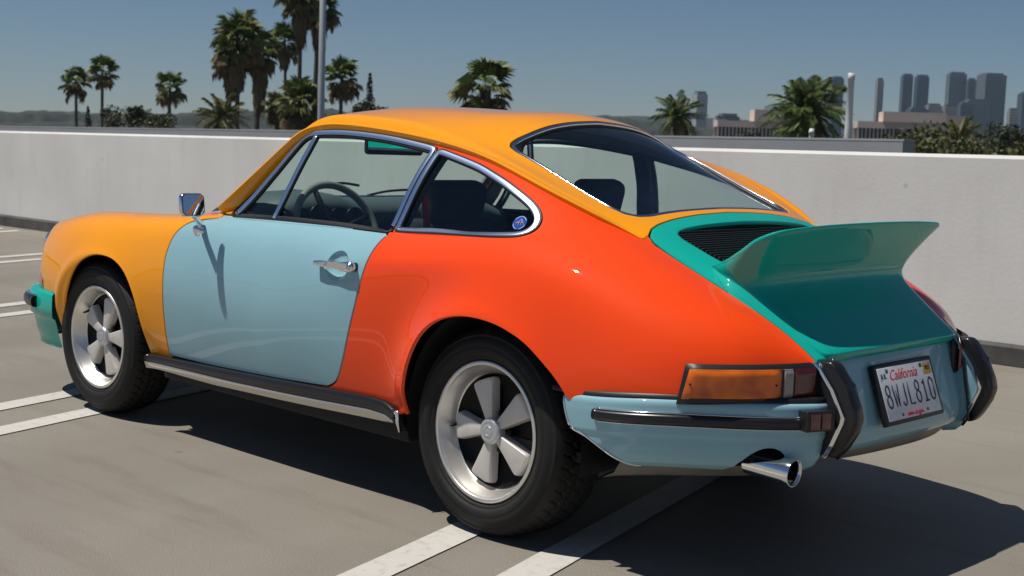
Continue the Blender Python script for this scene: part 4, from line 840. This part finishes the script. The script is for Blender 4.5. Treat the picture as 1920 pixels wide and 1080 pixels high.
# deck
wy=lambda x:-3.919+.0303*x
bm=bmesh.new(); c=[(-26,wy(-26)),(70,wy(70)),(70,40),(-26,40)]
t_=[bm.verts.new((x,y,0)) for x,y in c]; b2=[bm.verts.new((x,y,-.6)) for x,y in c]; bm.faces.new(t_); bm.faces.new(b2[::-1]); [bm.faces.new((b2[i],b2[(i+1)%4],t_[(i+1)%4],t_[i])) for i in range(4)]
tag(bmo('parking_deck',bm,M_DECK),kind='structure')
bm=bmesh.new(); box(bm,-25.5,69.5,-3,39.5,-12.5,-.62); tag(bmo('garage_building',bm,M_CONC),'pale concrete parking garage whose roof carries the car','building')
def wallbox(y0,y1,z0,ztop,x0=-25,x1=69,nx=40,dz=0,bev=0):
    bm=bmesh.new(); prev=None
    for i in range(nx+1):
        x=x0+(x1-x0)*i/nx; zt=ztop(x) if callable(ztop) else ztop; zb=z0(x) if callable(z0) else z0
        cur=[bm.verts.new((x,wy(x)+y0,zb)),bm.verts.new((x,wy(x)+y1,zb)),bm.verts.new((x,wy(x)+y1,zt-.020)),bm.verts.new((x,wy(x)+y1-.022,zt)),bm.verts.new((x,wy(x)+y0,zt))]
        if prev: [bm.faces.new((prev[k],prev[(k+1)%5],cur[(k+1)%5],cur[k])) for k in range(5)]
        else: bm.faces.new(cur)
        prev=cur
    bm.faces.new(prev[::-1]); return bm
zt=lambda x:1.187-.0105*x
w1=tag(bmo('parapet_wall',wallbox(-.22,0,-.02,zt),M_WALL),'low white stucco wall running behind the car across the deck','wall')
bmo('wall_base',wallbox(.0,.018,.004,.125),M_CURB,w1)
# rear parapet, a little higher and greyer, ending on the right
z2=lambda x:1.352-.0124*x
bm=bmesh.new(); x0,x1=4.58,70; 
def slab(bm,x0,x1,y0,y1,zb,za,zc): 
    a=[bm.verts.new(v) for v in ((x0,y0,zb),(x0,y1,zb),(x0,y1,za),(x0,y0,za))]; b=[bm.verts.new(v) for v in ((x1,y0,zb),(x1,y1,zb),(x1,y1,zc),(x1,y0,zc))]
    bm.faces.new(a); bm.faces.new(b[::-1]); [bm.faces.new((a[k],b[k],b[(k+1)%4],a[(k+1)%4])) for k in range(4)]
slab(bm,x0,x1,-10.25,-10.0,-12.5,z2(x0)-.022,z2(x1)-.022); pw=tag(bmo('outer_parapet',bm,M_PAR),'grey outer parapet rising just behind the white wall','wall')
bm=bmesh.new(); a=[(x0-.01,-10.27),(x0-.01,-9.98)]; slab(bm,x0-.012,x1+.01,-10.27,-9.98,-12.0,0,0) if 0 else None
v0=[bm.verts.new(v) for v in ((x0-.012,-10.252,z2(x0)-.02),(x0-.012,-9.997,z2(x0)-.02),(x0-.012,-9.997,z2(x0)+.004),(x0-.012,-10.252,z2(x0)+.004))]; v1=[bm.verts.new(v) for v in ((x1,-10.252,z2(x1)-.02),(x1,-9.997,z2(x1)-.02),(x1,-9.997,z2(x1)+.004),(x1,-10.252,z2(x1)+.004))]
bm.faces.new(v0); bm.faces.new(v1[::-1]); [bm.faces.new((v0[k],v1[k],v1[(k+1)%4],v0[(k+1)%4])) for k in range(4)]; bmo('coping',bm,M_PARC,pw)
# stall markings, double stripes
lk=0
for k in range(-2,7):
    for off in (0,-.372):
        xa=.14+2.61*k+off; y0=-3.35 if k>=1 else -3.7; y1=2.6
        d=.285; pts=[(xa+d*(.75-y0),y0),(xa-.125+d*(.75-y0),y0),(xa-.125+d*(.75-y1),y1),(xa+d*(.75-y1),y1)]
        bm=bmesh.new(); N=24
        L=[[bm.verts.new((pts[0][0]+(pts[3][0]-pts[0][0])*i/N+rng.normal(0,.0015),y0+(y1-y0)*i/N,.004)) for i in range(N+1)],[bm.verts.new((pts[1][0]+(pts[2][0]-pts[1][0])*i/N+rng.normal(0,.0015),y0+(y1-y0)*i/N,.004)) for i in range(N+1)]]
        [bm.faces.new((L[1][i],L[0][i],L[0][i+1],L[1][i+1])) for i in range(N)]
        tag(bmo('stall_line',bm,M_LINE),kind='structure')
# ground, treeline
gv=[(x,y,-13.0) for x,y in ((-3400,-3400),(3400,-3400),(3400,3400),(-3400,3400))]; tag(mk('ground',gv,[(0,1,2,3)],M_GND,None,False),kind='structure')
C0=np.array([-2.88,3.62])
def pol(az,D): a=math.radians(az); return C0+D*np.array([math.cos(a),math.sin(a)])
M_FAR=mat('far_woods',(.032,.040,.034),.95,var=(.12,.6,8)); M_FAR2=mat('far_hills',(.045,.052,.052),.95,var=(.004,.4,8))
def ridge(name,D,azs,hs,mt,rough,wd,seed,label=None):
    R_=np.random.default_rng(seed); n=int((azs[-1]-azs[0])*-1*D*math.pi/180/rough[1]); V=[];F=[]; ph=[0,.25,.5,.75,1]
    az=np.linspace(azs[0],azs[-1],n); h=np.interp(-az,[-a for a in azs],hs); nz=np.zeros(n)
    for o in (2,4,9,20,50): nz+=np.interp(np.linspace(0,1,n),np.linspace(0,1,max(3,n//o)),np.abs(R_.normal(0,1,max(3,n//o))))*(o/50)**.6
    h=h+nz*rough[0]
    for i in range(n):
        for k,(t,s) in enumerate(((0,-13-0),(.15,0),(.5,1),(1,.3))):
            p_=pol(az[i],D+wd*t); V.append((p_[0],p_[1],-13.2 if k==0 else (-13+(h[i]+13)*.86 if k==1 else h[i] if k==2 else -13.2)))
    F=[(i*4+q,(i+1)*4+q,(i+1)*4+q+1,i*4+q+1) for i in range(n-1) for q in range(3)]
    return tag(mk(name,V,F,mt,None,True),kind='stuff' if label else 'structure')
ridge('hills',2800,[50,-18,-25,-33,-40,-46,-52,-60,-74,-150],[10,3,5,14,24,34,42,38,34,20],M_FAR2,(3.5,7),300,3)
ridge('tree_belt',1100,[50,-18,-24,-27,-30,-34,-38,-44,-50,-56,-74,-150],[3,0,.5,0,3.5,6.5,8,8,7,4,3,2],M_FAR,(3.2,1.5),60,5,True)
ridge('tree_belt',420,[50,-18,-28,-34,-44,-52,-58,-62,-74,-150],[-1,-2.2,-1.5,-1.2,0,.5,.5,.2,-2,-1],M_FAR,(1.4,.8),40,8,True)
# ---------------------------------------------------------------- vegetation
M_TRK=mat('palm_trunk',(.10,.082,.062),.9,var=(3,.35,5,(1,1,6)),bump=(14,.6,.03)); M_FR=mat('palm_frond',(.115,.160,.035),.5,var=(.6,.45,3)); M_FR2=mat('palm_frond_olive',(.165,.165,.050),.55,var=(.6,.45,3)); M_DEAD=mat('dry_frond',(.17,.12,.06),.8,var=(.8,.4,3))
M_LEAF=mat('olive_leaf',(.075,.080,.022),.65,var=(.8,.5,3)); M_LEAFD=mat('dark_leaf',(.030,.040,.017),.65,var=(.8,.5,3)); M_HEDGE=mat('hedge_leaf',(.065,.075,.028),.6,var=(.8,.5,3))
for m in (M_FR,M_FR2,M_LEAF,M_LEAFD,M_HEDGE): pass
def fanmesh(seed,R0=1.0,drop=.35):
    R_=np.random.default_rng(seed); V=[];F=[]; L=R0*.75
    V+=[(0,-.02,0),(0,.02,0),(L,.012,.0),(L,-.012,.0)]; F.append((0,1,2,3)); n=17
    for i in range(n):
        a=math.radians(-105+210*i/(n-1)+R_.normal(0,2)); l=R0*(.80+.15*math.cos(a))*R_.uniform(.85,1.08); w=.075*R0
        c,s=math.cos(a),math.sin(a); o=len(V); cup=.10*R0*abs(math.sin(a))
        V+=[(L,0,0),(L+l*.5*c-w*s,l*.5*s+w*c,cup*.6),(L+l*.5*c+w*s,l*.5*s-w*c,cup*.6),(L+l*.82*c,l*.82*s,cup-.06*l),(L+l*c+.02,l*s*1.0,cup-drop*l*R_.uniform(.6,1.4))]
        F+=[(o,o+2,o+3),(o,o+3,o+1),(o+1,o+3,o+4),(o+2,o+4,o+3)]
    me=bpy.data.meshes.new('fan'); me.from_pydata(V,[],F); me.update(); return me
def feathermesh(seed,L=1.0,bend=.6):
    R_=np.random.default_rng(seed); V=[];F=[]; n=30; P=[]
    for i in range(n+1):
        t=i/n; P.append(Vector((L*(t-.12*t*t),0,-bend*L*t*t*.9+.12*L*t)))
    for i in range(n):
        o=len(V); w=.012*L*(1-i/n)+.003; V+=[P[i]+Vector((0,w,0)),P[i]-Vector((0,w,0)),P[i+1]-Vector((0,w,0)),P[i+1]+Vector((0,w,0))]; F.append((o,o+1,o+2,o+3))
    for i in range(3,n):
        t=i/n; d=(P[min(i+1,n)]-P[i-1]).normalized(); l=L*.26*math.sin(math.pi*min(1,t*.9+.12))**.7+.02
        for s in (1,-1):
            q=P[i]; a=(d*.75+Vector((0,s*.8,-.12+R_.normal(0,.12)))).normalized(); o=len(V); w=d*.009*L
            V+=[q-w,q+w,q+a*l*.6+w*.8+Vector((0,0,-.02*L)),q+a*l+Vector((0,0,-.09*L*R_.uniform(.5,1.6)))]; F+=[(o,o+1,o+2,o+3)]
    me=bpy.data.meshes.new('feather'); me.from_pydata([tuple(v) for v in V],[],F); me.update(); return me
def matcopy(me,mt): m=me.copy(); m.materials.clear(); m.materials.append(mt); return m
FAN=[fanmesh(s,1,.25+.12*s) for s in range(3)]; FANM={k:[matcopy(f_,mt) for f_ in FAN] for k,mt in (('g',M_FR),('o',M_FR2),('d',M_DEAD))}
FEA=[feathermesh(s,1,.35+.22*s) for s in range(4)]; FEAM={k:[matcopy(f_,mt) for f_ in FEA] for k,mt in (('g',M_FR),('o',M_FR2),('d',M_DEAD))}
def frond(parent,me,loc,az,el,sc,twist=0,name='frond'):
    o=bpy.data.objects.new(name,me); COL.objects.link(o); o.parent=parent; o.location=loc
    o.rotation_euler=(Matrix.Rotation(az,3,'Z')@Matrix.Rotation(-el,3,'Y')@Matrix.Rotation(twist,3,'X')).to_euler(); o.scale=(sc,)*3; return o
def trunk(root,h,r0,r1,lean=(0,0),sway=.15,seed=0):
    R_=np.random.default_rng(seed); pts=[(lean[0]*t*t+sway*math.sin(t*3+seed)*t,lean[1]*t*t,h*t) for t in np.linspace(0,1,12)]; V,F=tube(pts,[r0*(1.25 if i==0 else 1)+(r1-r0)*i/11+R_.normal(0,.012) for i in range(12)],10); mk('trunk',V,F,M_TRK,root); return Vector(pts[-1])
def skirt(root,top,Ls,rw,seed,mt=M_DEAD,n=260):
    R_=np.random.default_rng(seed); V=[];F=[]
    for i in range(n):
        a=R_.uniform(0,2*math.pi); t=R_.uniform(0,1)**.8; z=-Ls*t; rr=rw*(1-.55*t)*R_.uniform(.5,1.05); c=np.array([math.cos(a)*rr,math.sin(a)*rr,z]); l=Ls*.28*R_.uniform(.6,1.2)+.25; w=.09; s=np.array([-math.sin(a),math.cos(a),0])*w
        out=np.array([math.cos(a),math.sin(a),0])*.10; o=len(V); V+=[c-s,c+s,c+s*.3+out-[0,0,l],c-s*.6+out*1.1-[0,0,l*.85]]; F.append((o,o+1,o+2,o+3))
    V=np.array(V)+np.array(top); o=mk('dead_frond_skirt',V,F,mt,root,False); o['kind']='stuff'
BASE=-13.0
def fan_palm(x,y,ztop,wd,label,seed,nf=36,sk=1.2,trunk_r=.17,group='tall fan palms behind the wall',key='g',up=.72):
    R_=np.random.default_rng(seed); root=empty('fan_palm',(x,y,BASE)); tag(root,label,'palm tree',group); rad=wd/2; h=ztop-BASE-rad*up
    top=trunk(root,h,trunk_r*1.25,trunk_r*.85,(R_.normal(0,.5),R_.normal(0,.5)),.12,seed)
    for c in root.children:
        for v in c.data.vertices: v.co.x-=top.x*(v.co.z/h if 1 else 0); v.co.y-=top.y*(v.co.z/h)
    top=Vector((0,0,h))
    for i in range(nf):
        t=(i+.5)/nf; el=math.radians(78-128*t**.9+R_.normal(0,9)); az=i*2.39996+R_.normal(0,.15); k='g' if t<.45 else 'o' if t<.8 else 'd'
        if key=='o' and k=='g' and R_.random()<.5: k='o'
        frond(root,FANM[k][R_.integers(3)],top+Vector((0,0,-.25*rad*t*2)),az,el,rad*.62*R_.uniform(.78,1.18),R_.normal(0,.35))
    if sk>0: skirt(root,(0,0,h-.30*rad),rad*sk,rad*.42,seed,n=int(150+150*sk))
    return root
def feather_palm(x,y,ztop,wd,label,seed,nf=60,key='g',low=-62,tr=.28,up=.72):
    R_=np.random.default_rng(seed); root=empty('feather_palm',(x,y,BASE)); tag(root,label,'palm tree',None); rad=wd/2; h=ztop-BASE-rad*up
    trunk(root,h,tr*1.2,tr,(0,0),0,seed); skirt(root,(0,0,h+.05),rad*.5,tr*1.7,seed,n=120)
    for i in range(nf):
        t=(i+.5)/nf; el=math.radians(82-(82-low)*t**1.05+R_.normal(0,6)); az=i*2.39996+R_.normal(0,.2); k=key if t<.75 else ('o' if R_.random()<.6 else 'd')
        frond(root,FEAM[k][min(3,int(t*4))],(0,0,h),az,el,rad*1.08*R_.uniform(.82,1.1),R_.normal(0,.5))
    return root
fan_palm(129.2,-67.5,6.50,3.3,'short fan palm, left one of the leaning pair at far left',1,26,.3)
fan_palm(121.0,-65.9,7.36,3.3,'slim fan palm rising right beside the shorter palm at far left',2,24,.25)
fan_palm(124.5,-75.6,6.38,3.5,'lone small round headed fan palm between the left pair and the big cluster',3,27,.2)
fan_palm(75.4,-50.2,8.29,3.5,'dense bushy fan palm with the broadest head, left edge of the big cluster',4,58,1.3,key='o')
fan_palm(77.0,-53.1,7.50,2.9,'fan palm with a long shaggy skirt, just right of the broadest headed palm',5,40,2.1)
fan_palm(79.3,-52.3,7.0,2.7,'thin trunked fan palm hidden in the middle of the big cluster',15,38,1.5,key='o')
fan_palm(93.8,-67.5,9.64,2.9,'slender fan palm with a bare thin trunk left of the light pole',6,34,1.1,.13)
fan_palm(77.0,-56.5,11.9,3.2,'tallest fan palm cut by the top of the picture, beside the light pole',7,40,1.7)
fan_palm(79.4,-60.0,11.4,3.2,'tall fan palm whose head shows on both sides of the light pole',8,36,1.5)
fan_palm(59.4,-43.4,3.60,2.7,'low olive green fan palm just left of the foot of the light pole',9,34,.5,key='o')
fan_palm(83.0,-65.1,6.43,3.0,'fan palm right of the light pole above the car roof',10,34,.6)
fan_palm(69.9,-49.4,3.3,2.0,'small low fan palm between the cluster trunks',11,34,.6,key='o')
fan_palm(39.9,-38.4,4.15,2.9,'stout palm with open head and thick brown skirt above the middle of the roof',12,20,1.5,.30,up=.60)
feather_palm(55.2,-35.4,2.45,2.7,'low spreading feather palm peeking over the wall left of the big cluster',21,34,'o',-30,.2)
feather_palm(64.3,-83.5,4.60,4.3,'ragged feather palm right behind the rear window edge',22,34,'g',-40,.22)
feather_palm(50.8,-80.7,5.50,6.2,'wide date palm with many arching fronds in front of the pink building',23,66,'g',-62,.40,up=.70)
# light clumps for shrubs and broadleaf trees
def leafy(name,x,y,ztop,wd,ht,mt,label,cat,seed,n=1500,leaf=.09,lobes=7,stems=True,shape=None):
    R_=np.random.default_rng(seed); root=empty(name,(x,y,BASE)); tag(root,label,cat); H=ztop-BASE; V=[];F=[]
    lob=[(R_.normal(0,wd*.20),R_.normal(0,wd*.20),H-ht*R_.uniform(.22,.62),wd*R_.uniform(.20,.32)) for _ in range(lobes)]
    if shape=='cypress': lob=[(0,0,H-ht*t,wd*.5*min(1,t*1.5+.12)*R_.uniform(.85,1.1)) for t in np.linspace(.03,.95,14)]
    if shape=='hedge': lob=[(t*wd*.40,R_.normal(0,.1),H-ht*.4+R_.normal(0,.05),ht*.40) for t in np.linspace(-1,1,8)]
    for i in range(n):
        c=lob[R_.integers(len(lob))]; d=R_.normal(0,1,3); d/=np.linalg.norm(d); rr=c[3]*R_.uniform(.55,1.12); p_=np.array(c[:3])+d*rr*np.array([1,1,.9 if shape!='cypress' else .9])
        a,b=R_.normal(0,1,3),R_.normal(0,1,3); a/=np.linalg.norm(a); b-=a*(a@b); b/=np.linalg.norm(b); s=leaf*R_.uniform(.6,1.5)*wd/2; o=len(V); V+=[p_-a*s-b*s*.45,p_+a*s*.2-b*s*.5,p_+a*s*1.1,p_-a*s*.2+b*s*.55]; F.append((o,o+1,o+2,o+3))
    cr=mk('crown',V,F,mt,root,False); cr['kind']='stuff'
    if stems:
        V,F=tube([(0,0,0),(.05,0,H*.5),(0,.05,H-ht*.6)],[.2,.15,.09],8); mk('trunk',V,F,M_TRK,root)
        for k in range(4):
            c=lob[k%len(lob)]; V,F=tube([(0,.03,H-ht*.85),(c[0]*.5,c[1]*.5,H-ht*.7),c[:3]],[.09,.06,.02],6); mk('limb',V,F,M_TRK,root)
    return root
leafy('cypress_tree',66.3,-54.0,4.85,.75,3.4,M_LEAFD,'narrow dark cypress standing right of the light pole above the roof','tree',31,900,.20,shape='cypress')
leafy('broadleaf_tree',70.2,-57.0,3.1,2.3,2.2,M_LEAFD,'dark low tree round the foot of the cypress','tree',32,900,.10)
leafy('broadleaf_tree',101.5,-55.6,2.9,1.9,3.2,M_LEAFD,'small rounded dark tree beside the trunk of the slim left palm','tree',33,700,.10)
leafy('shrub',92.7,-50.8,2.05,1.4,1.6,M_HEDGE,'small shrub top just left of the clipped hedge','shrub',34,500,.12)
leafy('cypress_tree',84.8,-44.5,2.2,.6,2.2,M_LEAFD,'thin dark cypress between the two trunks at far left','tree',35,400,.25,shape='cypress')
leafy('shrub',83.4,-46.9,2.15,2.6,1.5,M_HEDGE,'bushy brownish shrub over the wall between left pair and lone palm','shrub',36,900,.09)
leafy('hedge',78.2,-46.0,1.85,2.6,1.5,M_HEDGE,'flat topped dark hedge below the lone small palm','hedge',37,1500,.06,shape='hedge')
leafy('broadleaf_tree',25.1,-49.5,2.15,4.2,3.0,M_LEAF,'light olive green bushy tree nearest the end of the grey parapet','tree',38,2600,.045,lobes=10)
feather_palm(28.5,-59.0,2.60,2.6,'dark shaggy palm among the bushes at the right edge',39,40,'o',-70,.2)
leafy('broadleaf_tree',28.9,-64.3,2.85,2.6,3.0,M_LEAFD,'round dark tree highest among the bushes at the right edge','tree',40,2200,.06,lobes=6)
leafy('broadleaf_tree',17.7,-44.0,2.0,4.4,2.6,M_LEAF,'yellowish bush low at the right edge of the picture','tree',41,2600,.045,lobes=10)
leafy('broadleaf_tree',20.6,-45.2,1.75,3.0,2.6,M_LEAF,'low olive bush between the yellowish bush and the shaggy palm','tree',45,1800,.05,lobes=8)
leafy('broadleaf_tree',71.4,-103.1,2.6,3.6,3.0,M_LEAFD,'dark tree in front of the left pink building','tree',42,1000,.07)
leafy('broadleaf_tree',60.3,-98.4,2.6,3.0,3.0,M_LEAFD,'dark tree right of the date palm by the second pink building','tree',43,1000,.07)
leafy('broadleaf_tree',75.3,-90.9,2.5,3.0,3.0,M_LEAFD,'low tree left of the ragged feather palm','tree',44,1000,.07)
# ---------------------------------------------------------------- far buildings
def towermat(name,c1,c2,fl=3.8):
    def f(n,l,b):
        tc=N_(n,'ShaderNodeTexCoord'); sp=N_(n,'ShaderNodeSeparateXYZ'); l.new(tc.outputs['Object'],sp.inputs[0]); m=N_(n,'ShaderNodeMath'); m.operation='MULTIPLY'; m.inputs[1].default_value=1/fl; l.new(sp.outputs[2],m.inputs[0]); fr_=N_(n,'ShaderNodeMath'); fr_.operation='FRACT'; l.new(m.outputs[0],fr_.inputs[0]); g_=N_(n,'ShaderNodeMath'); g_.operation='GREATER_THAN'; g_.inputs[1].default_value=.6; l.new(fr_.outputs[0],g_.inputs[0])
        mx=N_(n,'ShaderNodeMix'); mx.data_type='RGBA'; mx.inputs[6].default_value=(*c1,1); mx.inputs[7].default_value=(*c2,1); l.new(g_.outputs[0],mx.inputs[0]); l.new(mx.outputs[2],b.inputs['Base Color']); b.inputs['Roughness'].default_value=.35
    return nodemat(name,f)
M_T1=towermat('blue_glass_tower',(.045,.07,.10),(.10,.13,.16)); M_T2=towermat('grey_tower',(.10,.115,.13),(.17,.18,.19)); M_T3=towermat('stone_tower',(.25,.22,.20),(.36,.33,.30)); M_T4=towermat('white_tower',(.30,.32,.33),(.48,.48,.47))
M_PINKB=mat('pink_stone',(.66,.52,.45),.8,var=(.05,.1,3)); M_DKWIN=mat('dark_glazing',(.03,.035,.04),.3); M_ROOFG=mat('roof_grey',(.35,.30,.28),.8)
VIEW=lambda x,y: math.atan2(y-3.62,x+2.88)
def tower(x,y,zt,w,mt,label,dp=.8,rot=.35,fins=6,crown=0):
    root=empty('office_tower',(x,y,BASE),VIEW(x,y)+math.pi/2+rot); tag(root,label,'skyscraper'); H=zt-BASE; k=w/(abs(math.cos(rot))+dp*abs(math.sin(rot))); d=k*dp
    bm=bmesh.new(); box(bm,-k/2,k/2,-d/2,d/2,0,H); bmo('tower_body',bm,mt,root)
    bm=bmesh.new(); box(bm,-k/2*.8,k/2*.8,-d/2*.8,d/2*.8,H+.01,H+3.2); bmo('roof_plant',bm,M_T2,root)
    for i in range(fins+1):
        for s in (1,-1):
            X=-k/2+k*i/fins; bm=bmesh.new(); box(bm,X-.35,X+.35,s*d/2,s*(d/2+.5),0,H-.5); bmo('fin',bm,mt,root)
    return root
tower(1074.0,-1438.7,61.5,18.3,M_T4,'pale tower standing alone left of the pink buildings',rot=.5)
tower(1246.9,-2045.3,113.3,23.1,M_T1,'dark blue tower half hidden by the date palm',rot=.45)
tower(1186.7,-2080.8,112.3,12.4,M_T3,'slender beige tower right of the white mast',rot=.4,fins=3)
tower(1197.2,-2189.5,125.2,20.1,M_T1,'left one of the twin blue towers',rot=.3)
tower(1175.5,-2201.3,123.9,23.7,M_T1,'right one of the twin blue towers',rot=.3)
tower(1125.5,-2227.2,129.5,32.6,M_T2,'broad grey tower with a sharp left edge, first of the right group',rot=.25,fins=9)
tower(1094.5,-2220.4,119.1,14.4,M_T1,'narrow dark tower joined to the right of the broad grey tower',rot=.3,fins=3)
tower(1096.2,-2297.4,131.3,47.7,M_T2,'widest grey tower, last of the right group',rot=.5,fins=10)
tower(997.1,-2233.0,96.9,38.5,M_T1,'lower dark tower cut off by the right edge of the picture',rot=.3)
for a in [(1063.7,-2034.1,69.6,25.2,M_T3,'small beige block below the twin towers'),(1042.3,-2045.2,68.5,21.8,M_T3,'small pale block between the twin towers and the grey tower'),(976.6,-1966.3,69.3,22.3,M_T1,'low dark block under the narrow dark tower'),(928.5,-1297.3,30.4,26,M_T1,'low blue block right of the lone pale tower'),(877.0,-1211.2,26.0,13.0,M_T4,'low pale block behind the left pink building'),(1007.2,-2062.7,77.8,41.6,M_T2,'mid height grey block before the widest tower'),(873.4,-1904.8,59.6,15.1,M_T3,'pale stone block near the right edge'),(1037.7,-1934.7,60.4,32.2,M_T1,'low dark block under the twin blue towers')]: tower(*a,fins=4)
def pinkblock(x,y,zt,w,xu,yu,zu,wu,label,rot):
    root=empty('stone_building',(x,y,BASE),VIEW(x,y)+math.pi/2+rot); tag(root,label,'building'); H=zt-BASE; k=w
    bm=bmesh.new(); box(bm,-k/2,k/2,-8,8,H-2.2,H); bmo('upper_storey',bm,M_PINKB,root)
    bm=bmesh.new(); box(bm,-k/2+.6,k/2-.6,-7.2,7.2,0,H-2.2); bmo('glazed_wall',bm,M_DKWIN,root)
    n=22
    for i in range(n):
        X=-k/2+.3+(k-.6)*i/(n-1)
        for s in (1,-1): bm=bmesh.new(); box(bm,X-.22,X+.22,s*7.25-.25,s*7.25+.25,H-6.5,H-2.2); bmo('column',bm,M_PINKB,root)
    bm=bmesh.new(); box(bm,-k/2-.2,k/2+.2,-8.2,8.2,0,H-6.5); bmo('lower_wall',bm,M_PINKB,root)
    off=(xu-x)*math.cos(root.rotation_euler[2])+(yu-y)*math.sin(root.rotation_euler[2]); off2=0
    bm=bmesh.new(); box(bm,-wu/2+off,wu/2+off,-5,9,H,zu-BASE); bmo('penthouse',bm,M_PINKB,root); return root
pinkblock(280.4,-408.4,8.8,27.5,286.5,-424,12.9,14.0,'left pink stone building with a raised block and a row of columns',.12)
pinkblock(229.5,-416.4,9.6,26.9,234,-430,12.9,19.8,'right pink stone building with a raised block behind the mast',.12)
bm=bmesh.new(); box(bm,-6.5,6.5,-6,6,0,26.4); t=bmo('service_building',bm,M_ROOFG); t.location=(240,-470,BASE); t.rotation_euler=(0,0,VIEW(240,-470)+math.pi/2+.12); tag(t,'plain grey pink block just right of the right pink building','building')
# mast, vent, light pole
M_POLE=mat('white_pole_paint',(.62,.62,.60),.5,var=(2,.05,3)); M_POLE2=mat('galvanised_pole',(.45,.46,.47),.45,.3)
r=empty('vent_mast',(5.52,-10.45,-1)); tag(r,'white tapering mast standing behind the grey parapet on the right','mast'); V,F=lathe([(.0,0),(.050,0),(.046,2.2),(.041,2.45),(.035,2.95),(.040,2.955),(.040,3.03),(.0,3.03)],24,'z'); mk('mast_tube',V,F,M_POLE,r); r.rotation_euler=(0,0,0)
V,F=tube(cat_rom([(0,0,0),(0,0,2.2),(0,0,2.31),(-.012,.03,2.355),(-.03,.055,2.34)],6),[.030]*25,12) ; r=mk('vent_pipe',V,F,M_POLE); r.location=(6.0,-10.45,-1); tag(r,'short white vent pipe with a bent top beside the date palm','pipe')
r=empty('light_pole',(20.9,-14.85,BASE)); tag(r,'tall slim grey light pole rising through the palms','light pole'); V,F=lathe([(0,0),(.11,0),(.075,14),(.060,21.5),(0,21.5)],20,'z'); mk('pole_shaft',V,F,M_POLE2,r); bm=bmesh.new(); box(bm,-.2,.2,-.2,.2,0,.05,.01); bmo('base_plate',bm,M_POLE2,r)
bm=bmesh.new(); box(bm,-.45,.45,-.15,.15,21.5,21.62,.03); bmo('lamp_head',bm,M_POLE2,r)
# ---------------------------------------------------------------- haze
bm=bmesh.new(); box(bm,-3600,3600,-3600,3600,-14.2,160); hz=bmo('haze',bm,None); hm=bpy.data.materials.new('haze'); hm.use_nodes=True; n=hm.node_tree.nodes; n.remove(n['Principled BSDF']); pv=n.new('ShaderNodeVolumePrincipled'); pv.inputs['Color'].default_value=(.62,.82,1,1); pv.inputs['Density'].default_value=.00008; pv.inputs['Anisotropy'].default_value=.3; hm.node_tree.links.new(pv.outputs[0],n['Material Output'].inputs['Volume']); hz.data.materials.append(hm); tag(hz,kind='stuff')
